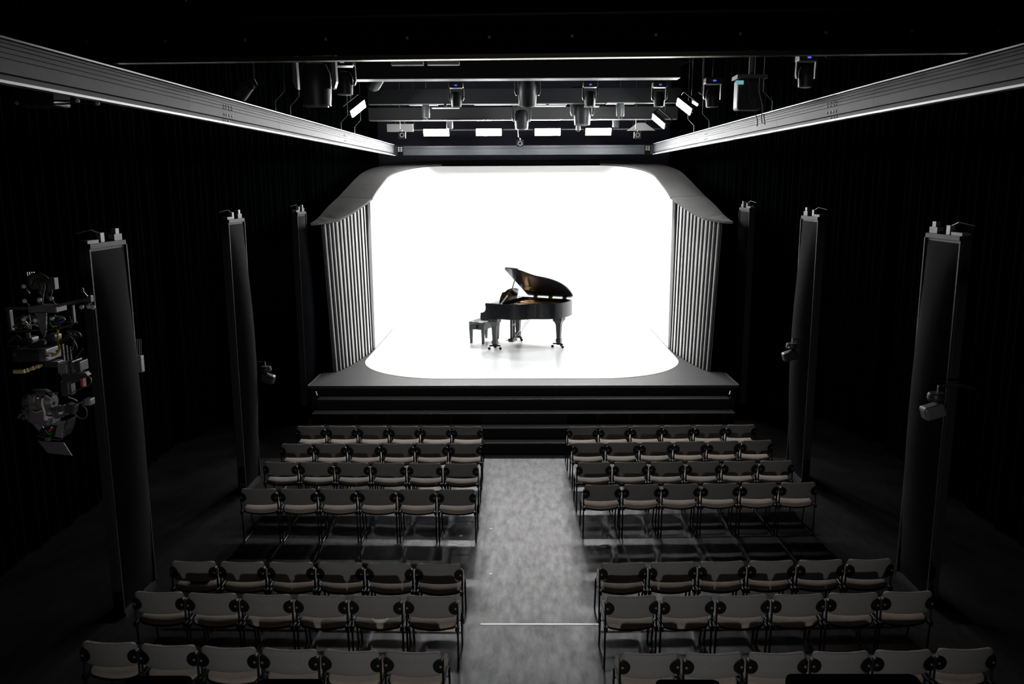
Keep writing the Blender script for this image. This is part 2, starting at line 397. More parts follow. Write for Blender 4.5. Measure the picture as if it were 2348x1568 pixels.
# ------------------------------------------------------------------ chairs
def make_chair():
    t = thing('stacking_chair', 'chair', 'chair')
    top, bot = 0.79, 0.553
    def back_pos(y0, tilt):
        def f(x, z, d):
            return (x, y0+0.75*x*x+d+(-tilt*(z)), (top+bot)/2+z)
        return f
    MB().pad(0.485, 0.237, 0.034, 0.05, back_pos(0.0, 0.16)).build('back_cover', 'back_fabric', t, smooth=True, label='grey fabric back of the chair')
    MB().pad(0.475, 0.234, 0.03, 0.05, back_pos(0.020, 0.16)).build('back_pad', 'seat_fabric', t, smooth=True, label='beige padded front of the backrest')
    def seat_pos(z0, k=1.0):
        def f(x, y, d):
            r = max(0.0, (-y-0.10)/0.12)
            return (x, 0.285+y-0.035*(1-(x/0.24)**2)*(1 if y < 0 else 0)*min(1, -y/0.2 if y < 0 else 0), z0+0.4*x*x-0.022*r*r+d)
        return f
    MB().pad(0.465, 0.44, 0.05, 0.05, seat_pos(0.462)).build('seat_pad', 'seat_fabric', t, smooth=True, label='beige fabric seat')
    MB().pad(0.47, 0.445, 0.02, 0.05, seat_pos(0.433), 8, 6).build('seat_pan', 'plastic', t, smooth=True)
    for s_ in (-1, 1):
        x = s_*0.247
        pts = [(x, 0.035, 0.70), (x, 0.035, 0.60), (x, 0.035, 0.44), (x, 0.045, 0.12), (x, 0.05, 0.03), (x, 0.06, 0.011), (x, 0.09, 0.011),
               (x, 0.40, 0.011), (x, 0.435, 0.03), (x, 0.44, 0.06), (x, 0.40, 0.25), (x, 0.375, 0.43), (x*0.97, 0.35, 0.445), (x*0.97, 0.06, 0.43)]
        MB().tube(pts, 0.0105, 6).build('side_frame', 'chair_steel', t, smooth=True)
        # hinge disc, cut straight at the side of the chair
        poly = []
        for k in range(25):
            a = 2*math.pi*k/24; px = 0.222+0.058*math.cos(a); pz = 0.665+0.064*math.sin(a)
            poly.append((s_*min(px, 0.256), pz))
        poly = poly[:-1]
        d = MB().prism(poly, 0.0, 0.05, 'xz').build('hinge_disc', 'plastic', t, bevel=0.006)
        MB().lathe([(0.012, -0.003), (0.010, -0.006)], (s_*0.232, 0.0, 0.665), 'y', 8).build('screw', 'screw', d)
        MB().span(s_*0.225, s_*0.2615, -0.005, 0.055, 0.425, 0.475).build('link_block', 'plastic', t, bevel=0.005)
        MB().prism([(0.05, 0.44), (0.40, 0.44), (0.36, 0.475), (0.10, 0.475)], s_*0.237, s_*0.243, 'yz').build('side_plate', 'chair_steel', t)
    MB().cyl((-0.24, 0.39, 0.33), (0.24, 0.39, 0.33), 0.009, 6).build('crossbar', 'chair_steel', t)
    return t
rowname = ['front row', 'second row', 'third row', 'fourth row', 'fifth row', 'sixth row', 'nearest row']
rows = [  # per block: (outer/inner end x, y) pairs, back tops measured along the row
    ((-3.92, 13.43), (-0.735, 13.39), (0.670, 13.36), (3.885, 13.48)),
    ((-3.90, 12.45), (-0.705, 12.45), (0.700, 12.47), (3.910, 12.61)),
    ((-3.90, 11.57), (-0.705, 11.48), (0.700, 11.52), (3.910, 11.61)),
    ((-3.88, 10.47), (-0.690, 10.43), (0.730, 10.59), (3.935, 10.70)),
    ((-3.90, 8.27), (-0.715, 8.20), (0.725, 8.22), (3.920, 8.33)),
    ((-3.89, 7.40), (-0.695, 7.31), (0.690, 7.31), (3.900, 7.42)),
    ((-3.93, 6.50), (-0.745, 6.33), (0.712, 6.32), (3.925, 6.41)),
]
proto = make_chair(); used = False
pos_l = ['outer end', 'second from the outer end', 'third from the outer end', 'third from the aisle', 'second from the aisle', 'aisle end']
for ri, (a, b, c_, d_) in enumerate(rows):
    z = RISE if ri >= 5 else 0.0
    for block, (p, q), names in (('left', (a, b), pos_l), ('right', (c_, d_), pos_l[::-1])):
        ang = math.atan2(q[1]-p[1], q[0]-p[0])
        for k in range(6):
            u = (k+0.5)/6
            o = proto if not used else copy_tree(proto); used = True
            bow = 0.03*(1-(2*u-1)**2) if ri >= 5 else 0.0
            o.location = (p[0]+(q[0]-p[0])*u, p[1]+(q[1]-p[1])*u+0.028-bow, z)
            o.rotation_euler = (0, 0, ang+R(random.uniform(-0.4, 0.4)))
            o['label'] = 'grey fabric chair in the %s of the %s block, %s' % (rowname[ri], block, names[k])
            o['category'] = 'chair'; o['group'] = 'audience chairs in seven rows'
# ------------------------------------------------------------------ small things among the seats
coil = MB()
for k in range(3):
    coil.tube([(0.07*math.cos(a)*(1+0.1*k), -0.004*k+0.05*math.sin(a), 0.012*k+0.01) for a in [2*math.pi*i/18 for i in range(18)]], 0.0055, 6, True)
co = coil.build('cable_coil', 'cable_white', None, smooth=True)
co.location = (-1.47, 7.42, RISE+0.492); tag(co, 'small coil of pale cable lying on a seat in the sixth row', 'cable')
bag = MB(); bag.pad(0.22, 0.13, 0.07, 0.04, lambda x, y, d: (x, y, 0.035+d)); bag.tube([(-0.08, 0.02, 0.06), (-0.13, 0.06, 0.12), (-0.15, 0.0, 0.2), (-0.11, -0.03, 0.1), (-0.05, -0.03, 0.06)], 0.008, 6)
bo = bag.build('strap_pouch', 'plastic', None, smooth=True); bo.location = (-3.62, 8.44, 0.49)
tag(bo, 'black pouch with strap lying on the outermost left seat of the fifth row', 'pouch')
for (x, y, nm) in ((-1.03, 10.42, 'left'), (1.03, 10.44, 'right')):
    d = MB().lathe([(0.075, 0.0), (0.075, 0.004), (0.066, 0.005)], (0, 0, 0), n=24).build('floor_outlet', 'fixture_grey')
    d.location = (x, y, 0.0); tag(d, 'round dark floor outlet lid behind the fourth row, %s of the aisle' % nm, 'floor outlet')
for (x, y, nm) in ((-0.545, 11.0, 'middle of the aisle'), (-0.5, 9.6, 'aisle behind the fourth row'), (-0.95, 10.75, 'left under the fourth row')):
    d = MB().prism([(0, 0), (0.03, 0.01), (0.045, 0.03), (0.02, 0.035), (0.005, 0.02)], 0, 0.002).build('tape_scrap', 'tape'); d.location = (x, y, 0.0005)
    tag(d, 'tiny scrap of white tape on the floor, %s' % nm, 'tape', 'tape scraps on the aisle floor')

# ------------------------------------------------------------------ grand piano
def make_piano():
    t = thing('grand_piano', 'black grand piano with its lid propped open', 'piano', (SX-0.66, 19.92, S+0.006), (0, 0, R(-25.3)))
    t.scale = (1.0, 1.0, 1.1)
    # plan outline from x=0.28 (behind the keys) to the tail; y<0 is the treble side that faces the audience
    L = 1.79
    def bez(p0, p1, p2, p3, n_):
        return [tuple((1-u)**3*a+3*(1-u)**2*u*b+3*(1-u)*u*u*c+u**3*d for a, b, c, d in zip(p0, p1, p2, p3)) for u in [i/n_ for i in range(1, n_+1)]]
    def outline(inset=0.0, x0=0.28):
        i = inset
        pts = [(x0, -0.74+i), (0.70, -0.74+i)]
        pts += bez((0.70, -0.74+i), (1.0, -0.74+i), (1.02, -0.46+i), (1.28, -0.38+i), 8)
        pts += bez((1.28, -0.38+i), (1.62, -0.28+i), (L-i, -0.05), (L-i, 0.32), 9)
        pts += bez((L-i, 0.32), (L-i, 0.58), (1.78-i, 0.74-i), (1.60-i, 0.74-i), 6)
        pts += [(x0, 0.74-i)]
        return pts
    o, inn = outline(), outline(0.045)
    m = MB(); k = len(o)
    for zz in (0.68, 1.0):
        m.v += [(x, y, zz) for x, y in o]; m.v += [(x, y, zz) for x, y in inn]
    for i in range(k):
        j = (i+1) % k
        if i == k-1: continue
        m.f += [(i, j, 2*k+j, 2*k+i), (k+i, 3*k+i, 3*k+j, k+j), (2*k+i, 2*k+j, 3*k+j, 3*k+i), (i, k+i, k+j, j)]
    m.build('rim', 'piano', t, smooth=True)
    MB().prism(outline(0.03), 0.67, 0.70).build('bottom_board', 'piano_satin', t)
    MB().prism(outline(0.05, 0.36), 0.85, 0.86).build('soundboard', 'soundboard', t)
    # iron plate with struts
    pl = MB(); pl.prism([(0.42, -0.66), (0.62, -0.66), (0.56, 0.66), (0.42, 0.66)], 0.90, 0.915)
    plate = pl.build('iron_plate', 'gold', t)
    for (y0, x1, y1) in ((-0.62, 1.02, -0.48), (-0.36, 1.30, -0.18), (-0.08, 1.55, 0.10), (0.22, 1.70, 0.38), (0.55, 1.66, 0.58)):
        b = MB(); b.tube([(0.50, y0, 0.925), (x1, y1, 0.925)], 0.02, 6); b.build('plate_strut', 'gold', plate, smooth=True)
    rb = MB(); ii = outline(0.075, 0.6)
    rb.tube([(x, y, 0.905) for x, y in ii], 0.028, 6); rb.build('plate_rim', 'gold', plate, smooth=True)
    st = MB()
    for k2 in range(26):
        y = -0.6+1.2*k2/25
        st.tube([(0.45, y, 0.921), (min(1.68, 1.0+0.75*(k2/25)), y+0.12*(1-k2/25), 0.915)], 0.0025, 3)
    so = st.build('strings', 'gold', t); so['kind'] = 'stuff'
    # keyboard end
    cheek = [(0.0, 0.66), (0.0, 0.775), (0.015, 0.79), (0.075, 0.80), (0.115, 0.83), (0.135, 0.875), (0.135, 0.93), (0.125, 0.975), (0.135, 1.0), (0.32, 1.0), (0.32, 0.66)]
    for (y0, y1) in ((-0.745, -0.655), (0.655, 0.745)):
        MB().prism(cheek, y0, y1, 'xz').build('cheek', 'piano', t)
    MB().span(0.0, 0.34, -0.745, 0.745, 0.62, 0.665).build('key_bed', 'piano', t, bevel=0.008)
    MB().span(-0.012, 0.012, -0.75, 0.75, 0.655, 0.675).span(-0.012, 0.012, -0.75, 0.75, 0.70, 0.712).build('moulding', 'piano', t)
    MB().span(0.002, 0.025, -0.655, 0.655, 0.665, 0.745).build('key_slip', 'piano', t)
    kb = MB()
    for i in range(52):
        y = -0.61+1.22*i/52; kb.span(0.03, 0.18, y+0.0008, y+1.22/52-0.0008, 0.73, 0.755)
    kb.build('white_keys', 'ivory', t)
    kb = MB()
    for i in range(51):
        if i % 7 in (0, 1, 3, 4, 5):
            y = -0.61+1.22*(i+1)/52; kb.span(0.085, 0.18, y-0.006, y+0.006, 0.755, 0.767)
    kb.build('black_keys', 'plastic', t)
    MB().box((0.205, 0, 0.86), (0.02, 1.31, 0.24), (0, R(10), 0)).build('fallboard', 'piano', t)
    MB().span(0.24, 0.44, -0.66, 0.66, 0.985, 1.0).build('desk_shelf', 'piano', t)
    # music desk with arched top
    prof = [(-0.46, 0.0), (0.46, 0.0), (0.47, 0.10), (0.43, 0.215), (0.40, 0.225)]+[(0.40-0.8*i/10, 0.225+0.045*math.sin(math.pi*i/10)) for i in range(1, 10)]+[(-0.40, 0.225), (-0.43, 0.215), (-0.47, 0.10)]
    md = MB().prism(prof, -0.01, 0.01, 'yz').build('music_desk', 'piano', t); md.location = (0.36, 0, 1.0); md.rotation_euler = (0, R(18), 0)
    # lid: hinge along the bass side, opened towards the audience
    th = R(28)
    lid = outline(-0.012, 0.55)
    lo = MB().prism([(x, y-0.74) for x, y in lid], 0.0, 0.022).build('lid', 'piano', t, bevel=0.004)
    lo.location = (0, 0.74, 1.025); lo.rotation_euler = (-th, 0, 0)
    fl = MB().span(0.56, 0.86, -1.49, -0.03, 0.028, 0.048).build('folded_flap', 'piano', lo, bevel=0.004)
    for x in (0.75, 1.15, 1.52):
        MB().span(x-0.05, x+0.05, 0.72, 0.755, 1.0, 1.03).build('hinge', 'gold', t)
    MB().tube([(0.50, -0.69, 0.98), (0.62, -0.30, 1.30), (0.69, 0.74-1.13*math.cos(th)-0.0, 1.02+1.13*math.sin(th))], 0.012, 6).build('lid_prop', 'piano_satin', t, smooth=True)
    MB().tube([(0.50, -0.69, 0.98), (0.58, -0.48, 1.15)], 0.018, 6).build('prop_half', 'chrome', t, smooth=True)
    # legs on three-armed trucks
    for (x, y) in ((0.32, -0.64), (0.32, 0.64), (1.60, 0.20)):
        g = MB()
        def sq(r, z): return [(x+r*a, y+r*b, z) for a, b in ((-1, -1), (1, -1), (1, 1), (-1, 1))]
        lv = [(0.115, 0.67), (0.115, 0.60), (0.085, 0.56), (0.065, 0.52), (0.060, 0.50), (0.045, 0.20), (0.058, 0.19), (0.058, 0.125), (0.045, 0.12), (0.04, 0.075)]
        vv = [q for r, z in lv for q in sq(r, z)]; ff = [(0, 1, 2, 3), tuple(4*len(lv)-4+i for i in (3, 2, 1, 0))]
        for i in range(len(lv)-1):
            for k2 in range(4): ff.append((4*i+k2, 4*i+(k2+1) % 4, 4*i+4+(k2+1) % 4, 4*i+4+k2))
        leg = g.add(vv, ff).build('leg', 'piano_satin', t, bevel=0.004)
        tr = MB(); wh = MB()
        for j in range(3):
            a = R(90+120*j+(25 if y < 0 else 0)); ux, uy = math.cos(a), math.sin(a)
            tr.tube([(x, y, 0.085), (x+0.09*ux, y+0.09*uy, 0.09), (x+0.145*ux, y+0.145*uy, 0.085)], 0.017, 6)
            cx, cy = x+0.15*ux, y+0.15*uy
            wh.lathe([(0.03, -0.014), (0.03, 0.014)], (cx, cy, 0.031), 'y', 12)
        tr.lathe([(0.06, 0.065), (0.06, 0.10)], (x, y, 0), n=12)
        tk = tr.build('caster_truck', 'plastic', leg, smooth=True); wh.build('wheels', 'plastic', leg, smooth=True)
    # lyre and pedals
    ly = MB().span(0.42, 0.54, -0.13, 0.13, 0.09, 0.165).build('pedal_box', 'piano_satin', t, bevel=0.006)
    for y in (-0.07, 0.07):
        MB().box((0.48, y, 0.40), (0.05, 0.045, 0.50)).build('lyre_post', 'piano_satin', t)
        MB().tube([(0.54, y, 0.17), (0.98, y*1.2, 0.68)], 0.008, 6).build('lyre_brace', 'chrome', t)
    MB().span(0.46, 0.51, -0.11, 0.11, 0.44, 0.48).build('lyre_bar', 'piano_satin', t)
    for y in (-0.07, 0, 0.07):
        MB().span(0.33, 0.43, y-0.014, y+0.014, 0.105, 0.118).build('pedal', 'gold', t, bevel=0.003)
    return t
make_piano()
def make_bench():
    t = thing('piano_bench', 'black tufted leather bench in front of the keyboard', 'bench', (SX-0.92, 20.08, S+0.006), (0, 0, R(-25.3)))
    t.scale = (1.12, 1.08, 1.18)
    Lx, Ly = 0.36, 0.80
    def top(x, y, d):
        tx = math.cos(x*math.pi*2/0.18)*math.cos(y*math.pi*2/0.20)
        return (x, y, 0.455+d+(0.006*tx if d > 0 else 0))
    MB().pad(Lx+0.02, Ly+0.02, 0.08, 0.03, top, 16, 30).build('seat_cushion', 'leather', t, smooth=True)
    for y in (-0.26, -0.09, 0.09, 0.26):
        for x in (-0.09, 0.09):
            MB().ball((x, y, 0.493), 0.010, 5).build('tuft_button', 'leather', t)
    MB().span(-Lx/2, Lx/2, -Ly/2, Ly/2, 0.33, 0.43).build('seat_box', 'piano_satin', t, bevel=0.006)
    for s_ in (-1, 1):
        kn = MB().lathe([(0.03, 0), (0.03, 0.03), (0.022, 0.045), (0.034, 0.05), (0.034, 0.065)], (0, 0, 0), 'y', 14).build('knob', 'piano_satin', t, smooth=True)
        kn.location = (0, s_*Ly/2, 0.385); kn.rotation_euler = (0, 0, 0 if s_ > 0 else math.pi)
        for s2 in (-1, 1):
            x, y = s2*(Lx/2-0.035), s_*(Ly/2-0.035)
            vv = [(x+r*a, y+r*b, z) for r, z in ((0.033, 0.33), (0.02, 0.03)) for a, b in ((-1, -1), (1, -1), (1, 1), (-1, 1))]
            g = MB().add(vv, [(0, 1, 2, 3), (7, 6, 5, 4), (0, 4, 5, 1), (1, 5, 6, 2), (2, 6, 7, 3), (3, 7, 4, 0)]).build('leg', 'piano_satin', t)
            MB().span(x-0.021, x+0.021, y-0.021, y+0.021, 0.0, 0.032).build('leg_cap', 'chrome', g)
    return t
make_bench()

# ------------------------------------------------------------------ crane rails, cross beam and gantry overhead
def rail(side):
    nm = 'left' if side < 0 else 'right'
    t = thing('crane_rail', 'long ribbed aluminium crane rail running towards the stage on the %s' % nm, 'rail')
    prof = [(0, 0.006), (0.012, 0.006), (0.012, 0.020), (0.012, 0.055), (0.045, 0.060), (0.045, 0.145), (0.036, 0.148), (0.036, 0.153), (0.045, 0.156), (0.045, 0.180),
            (0.036, 0.183), (0.036, 0.188), (0.045, 0.191), (0.045, 0.212), (0.034, 0.215), (0.034, 0.221), (0.045, 0.224), (0.045, 0.240), (0.034, 0.243), (0.034, 0.249), (0.045, 0.252), (0.045, 0.262), (0.030, 0.265), (0.030, 0.272), (0.060, 0.275), (0.060, 0.285), (0, 0.285)]
    ys = [4.2, 8.6, 11.9, 16.0, 23.45]
    def xo(y): return 3.47+max(0.0, y-8.6)*0.0105
    def zb(y): return 5.40+(y-5.0)*(5.62-5.40)/17.6
    for a, b in zip(ys, ys[1:]):
        m = MB(); k = len(prof); vv = []
        for y in (a+0.002, b-0.002):
            vv += [(side*(xo(y)-u), y, zb(y)+z) for u, z in prof]
        m.add(vv, [tuple(range(k)), tuple(range(2*k-1, k-1, -1))]+[(i, (i+1) % k, k+(i+1) % k, k+i) for i in range(k)]).build('rail_section', 'alu', t)
        for (u0, u1, z0, z1, nm_) in ((0.0, 0.08, -0.010, 0.008, 'lower_flange'), (0.058, 0.068, 0.274, 0.286, 'upper_lip')):
            vv = [(side*(xo(y)-u), y, zb(y)+z) for y in (a+0.002, b-0.002) for u, z in ((u0, z0), (u1, z0), (u1, z1), (u0, z1))]
            MB().add(vv, [(0, 1, 2, 3), (7, 6, 5, 4), (0, 4, 5, 1), (1, 5, 6, 2), (2, 6, 7, 3), (3, 7, 4, 0)]).build(nm_, 'alu_bright', t)
    ref = None
    for (yc, zo, n_, r) in ((9.75, 0.095, 4, 0.014), (9.75, 0.167, 4, 0.009), (9.75, 0.20, 4, 0.008), (9.75, 0.037, 3, 0.008), (16.6, 0.10, 4, 0.012), (16.6, 0.20, 4, 0.012)):
        for i in range(n_):
            y = yc+(i-(n_-1)/2)*0.10+(0.03 if i in (0,) else 0)
            b = MB().lathe([(r, -0.006), (r, 0.006)], (side*(xo(y)-0.045 if zo > 0.05 else xo(y)-0.012), y, zb(y)+zo), 'x', 10).build('bolt', 'plastic', t)
    return t
rail(-1); rail(1)
xb = thing('end_cross_beam', 'grooved aluminium beam joining the two rails above the white shell', 'beam', (0, 23.52, 5.635), (0, 0, 0))
MB().span(-3.62, 3.62, 0, 0.14, 0.0, 0.16).span(-3.62, 3.62, -0.006, 0.14, 0.17, 0.19).span(-3.62, 3.62, -0.010, 0.14, 0.20, 0.215).span(-3.62, 3.62, 0.01, 0.13, 0.21, 0.25).span(-3.62, 3.62, 0.012, 0.13, 0.15, 0.2).build('beam_profile', 'alu_dark', xb)
for s_ in (-1, 1):
    bk = MB().span(s_*3.50, s_*3.34, -0.03, -0.006, -0.01, 0.24).build('end_bracket', 'plastic', xb)
    for i in range(2):
        for j in range(3):
            MB().span(s_*(3.36+0.07*i), s_*(3.41+0.07*i), -0.042, -0.03, 0.10+0.045*j, 0.13+0.045*j).build('terminal', 'white_paint' if s_ < 0 else 'brass_edge', bk)
ga = thing('gantry_beam', 'wide black gantry beam crossing the hall close overhead', 'beam', (0, 6.86, 5.74), (0, 0, R(-2.2)))
MB().span(-6.6, 6.6, -0.55, 0.0, 0.03, 0.34).build('girder', 'gantry', ga)
MB().span(-6.6, 6.6, -0.02, 0.06, -0.01, 0.025).build('lower_flange', 'brass_edge', ga, label='pale metal lower edge of the black beam')
MB().span(-6.6, 6.6, -0.60, -0.54, 0.20, 0.215).build('upper_flange', 'brass_edge', ga)
MB().span(-6.6, 6.6, -0.06, 0.0, 0.06, 0.075).build('groove_lip', 'gantry', ga)
for i in range(14):
    MB().lathe([(0.012, 0), (0.012, 0.012)], (-3.9+0.6*i, -0.564, 0.06), 'y', 8).build('rivet', 'fixture_grey', ga)
tr = thing('gantry_trolley', 'dark trolley with sensor rods on the left end of the gantry beam', 'trolley', (-3.78, 6.55, 5.42))
MB().span(-0.16, 0.16, -0.12, 0.15, -0.07, 0.27).build('trolley_body', 'rig_dark', tr, bevel=0.02)
MB().span(-0.20, -0.02, -0.36, -0.26, 0.10, 0.50).span(-0.14, -0.06, -0.27, -0.1, 0.12, 0.2).build('motor_housing', 'rig_dark', tr, bevel=0.02)
for (p0, p1) in (((0.1, -0.1, -0.035), (0.34, -0.1, -0.037)), ((0.0, -0.1, -0.06), (0.50, -0.12, -0.058)), ((-0.05, -0.1, 0.03), (-0.11, -0.12, -0.05))):
    rd = MB().tube([p0, p1], 0.007, 6).build('sensor_rod', 'rig_dark', tr)
    MB().ball(p1, 0.017, 8).build('marker_ball', 'marker', rd, smooth=True)
MB().span(-0.36, -0.34, -0.1, -0.08, 0.02, 0.05).span(-0.28, -0.26, -0.1, -0.08, 0.02, 0.05).build('clip', 'screw', tr)
MB().box((0.06, -0.16, 0.09), (0.18, 0.02, 0.07), (0, R(12), 0)).build('side_plate', 'rig_grey', tr)

# ------------------------------------------------------------------ lighting grid above the stage
def cross_beam(name, label, y, z, x0, x1, h, dep, m_='beam'):
    t = thing(name, label, 'beam', (0, y, z))
    MB().span(x0, x1, 0.0, dep, 0.012, h).build('beam_web', m_, t)
    MB().span(x0, x1, -0.015, dep+0.015, 0.0, 0.014).build('beam_flange', 'soffit', t)
    return t
cross_beam('grid_beam', 'black ceiling beam nearest the audience, with a pale lower edge', 15.2, 6.62, -3.5, 2.72, 0.35, 0.30)
tb = thing('grid_beam', 'middle ceiling beam with short pale plates under it', 'beam', (0, 18.5, 6.5))
MB().span(-3.4, 3.4, 0.1, 0.35, 0.03, 0.34).build('beam_web', 'beam', tb)
for (x0, x1, z, d) in ((-2.52, -1.90, 0.012, 0.26), (-2.02, -1.43, -0.06, 0.22), (-1.10, 0.92, 0.012, 0.25), (0.1, 0.9, -0.025, 0.25), (1.30, 1.62, -0.045, 0.22), (1.78, 2.40, 0.02, 0.28)):
    MB().span(x0, x1, 0.08, 0.08+d, z, z+0.02).build('lower_plate', 'soffit', tb)
    MB().span((x0+x1)/2-0.03, (x0+x1)/2+0.03, 0.15, 0.2, z+0.02, 0.05).build('plate_hanger', 'fixture', tb)
tc_ = thing('grid_beam', 'ceiling beam, lighter grey for the light on it, above the lamp bar', 'beam', (0, 22.0, 6.45))
MB().span(-4.0, 3.95, 0.0, 0.2, 0.02, 0.32).build('beam_web', 'beam_lit', tc_)
for i in range(8):
    x0 = -4.0+7.95*i/8; MB().span(x0+0.01, x0+7.95/8-0.01, -0.02, 0.22, 0.0, 0.018).build('flange_section', 'soffit', tc_)
pipe = thing('lamp_bar', 'thin steel bar that carries the four stage panels', 'pipe', (0, 23.42, 6.31))
MB().cyl((-3.75, 0, 0), (3.8, 0, 0), 0.024, 10).build('bar', 'alu_dark', pipe, smooth=True)
for x in (-3.0, 0.0, 3.0):
    MB().cyl((x, 0, 0.02), (x, 0, 2.29), 0.012, 6).build('hanger_rod', 'fixture', pipe)

def hang(t, local, name, r):
    """a rod from a point of the thing straight up to the ceiling"""
    e = Euler(t.rotation_euler).to_matrix(); p = Vector(t.location)+e @ Vector(local)
    up = e.inverted() @ Vector((0, 0, Z_C-p.z)); a = Vector(local)
    return MB().cyl(a, a+up, r, 6).build(name, 'fixture_grey', t)
def led_panel(loc, rot, wd, ht, face, label, group):
    t = thing('led_panel', label, 'stage light', loc, rot, group)
    MB().span(-wd/2-0.02, wd/2+0.02, -ht/2-0.02, ht/2+0.02, 0.006, 0.085).build('housing', 'fixture', t, bevel=0.008)
    MB().span(-wd/2, wd/2, -ht/2, ht/2, -0.002, 0.004).build('light_face', face, t, label='glowing white face')
    for (x0, x1) in ((-wd/2-0.045, -wd/2-0.025), (wd/2+0.025, wd/2+0.045)):
        MB().span(x0, x1, -0.015, 0.015, 0.02, 0.24).build('yoke_arm', 'fixture', t)
    MB().span(-wd/2-0.045, wd/2+0.045, -0.015, 0.015, 0.23, 0.25).build('yoke_bar', 'fixture', t)
    if face == 'side_face':
        p = Vector(loc)+Euler(rot).to_matrix() @ Vector((0, 0, 0.245))
        d = MB().cyl((0, 0, 0), (0, 0, Z_C-p.z), 0.012, 6).build('drop_rod', 'fixture_grey'); d.location = p
        tag(d, 'ceiling rod of the '+label.replace('bright ', '').replace('further back above the right side of the shell', 'farther back on the right'), 'rod', 'rods of the side LED panels')
    return t
names = ['first from the left', 'second from the left', 'third from the left', 'rightmost']
for i, x in enumerate((-2.38, -0.95, 0.65, 2.03)):
    led_panel((x, 23.2, 6.22), (R(-62), 0, 0), 0.68, 0.19, 'panel_face', 'bright white LED panel under the lamp bar, %s of the four' % names[i], 'LED panels under the lamp bar')
led_panel((-3.31, 17.0, 6.28), (R(-20), R(-38), R(18)), 0.34, 0.34, 'side_face', 'bright LED panel hung beside the left crane rail', 'side LED panels')
led_panel((3.16, 17.1, 6.30), (R(-20), R(38), R(-18)), 0.34, 0.34, 'side_face', 'bright LED panel hung beside the right crane rail', 'side LED panels')
led_panel((3.13, 20.0, 6.24), (R(-20), R(40), R(-20)), 0.36, 0.34, 'side_face', 'bright LED panel further back above the right side of the shell', 'side LED panels')
led_panel((3.46, 17.5, 6.40), (R(-20), R(35), R(-18)), 0.12, 0.10, 'side_face', 'smallest LED lamp, right of the panel by the right rail', 'side LED panels')
for (x0, x1, z0, z1, nm, sk) in ((-3.65, -2.95, 6.22, 6.42, 'left', 0.0), (2.75, 3.5, 6.22, 6.42, 'right', 0.28)):
    b = MB().prism([(x0, z0), (x1, z0), (x1-sk, z1), (x0+sk, z1)], 0, 0.03, 'xz').build('reflector_board', 'white_paint'); b.location = (0, 22.75, 0)
    tag(b, 'white board catching the light near the %s end of the lamp bar' % nm, 'board')
    for xx in ((x0+x1)/2-0.12, (x0+x1)/2+0.12):
        r_ = MB().cyl((xx, 0.015, z1-0.02), (xx, 0.015, Z_C), 0.006, 5).build('hanger_wire', 'fixture', b)

def moving_head(loc, label, sc_=1.0, rotz=0.0, tilt=0.0, led='blue_led', ring=True, z_top=None):
    t = thing('moving_head_light', label, 'stage light', loc, (0, 0, rotz), 'moving head lights in the ceiling grid')
    t.scale = (sc_, sc_, sc_)
    b = MB().span(-0.19, 0.19, -0.15, 0.15, 0.28, 0.42).build('base', 'fixture', t, bevel=0.02)
    if led: MB().span(-0.035, 0.035, -0.157, -0.150, 0.325, 0.36).build('display', led, b)
    for s_ in (-1, 1):
        MB().prism([(s_*0.17, 0.28), (s_*0.205, 0.28), (s_*0.21, 0.02), (s_*0.19, -0.04), (s_*0.165, -0.05), (s_*0.165, 0.06)], -0.05, 0.05, 'xz').build('yoke_arm', 'fixture_grey' if ring else 'fixture', t, bevel=0.008)
    h = MB().lathe([(0.05, 0.20), (0.11, 0.18), (0.145, 0.10), (0.15, -0.02), (0.14, -0.15), (0.135, -0.20)], (0, 0, 0), 'z', 22).build('head', 'fixture', t, smooth=True)
    h.rotation_euler = (tilt, 0, 0)
    MB().lathe([(0.138, -0.205), (0.138, -0.19)], (0, 0, 0), n=22).build('head_ring', 'fixture_grey', h)
    MB().lathe([(0.11, -0.215), (0.11, -0.20)], (0, 0, 0), n=20).build('lens', 'glass', h)
    zt = (z_top or Z_C); MB().cyl((0, 0, 0.42), (0, 0, (zt-loc[2])/sc_), 0.025, 8).build('clamp_pole', 'fixture', t)
    return t
moving_head((0.05, 17.0, 6.58), 'moving head lamp hanging in the middle below the first beam', 1.25, tilt=R(15), led=None)
moving_head((-0.06, 21.4, 6.42), 'moving head lamp under the middle of the grey beam', 1.15, tilt=R(8), led=None)
moving_head((-2.95, 12.0, 6.16), 'large black moving head lamp beside the left rail', 1.45, tilt=R(5), led=None)
moving_head((-2.75, 15.85, 6.72), 'moving head lamp with a round lens above the left side panel', 1.0, rotz=R(30), tilt=R(60), led='cyan_led')
moving_head((1.30, 19.25, 6.38), 'large grey-black moving head lamp right of centre', 1.3, tilt=R(0), led=None)
moving_head((-1.30, 16.2, 6.38), 'dark moving head lamp with blue display, left of the middle', 0.7, led='blue_led', ring=False)
moving_head((1.22, 16.2, 6.38), 'dark moving head lamp with blue display, right of the middle', 0.7, led='blue_led', ring=False)
moving_head((2.52, 16.2, 6.37), 'dark moving head lamp with blue display, near the right beam end', 0.7, led='blue_led', ring=False)
moving_head((3.12, 14.4, 6.20), 'dark moving head lamp beyond the right beam end', 0.75, led='blue_led', ring=False)
moving_head((-2.95, 14.0, 6.42), 'dark moving head lamp with pale display beyond the left beam end', 0.9, led='cyan_led', ring=False)
moving_head((2.74, 8.6, 5.80), 'dark moving head lamp with blue display close to the gantry beam', 0.5, led='blue_led', ring=False)

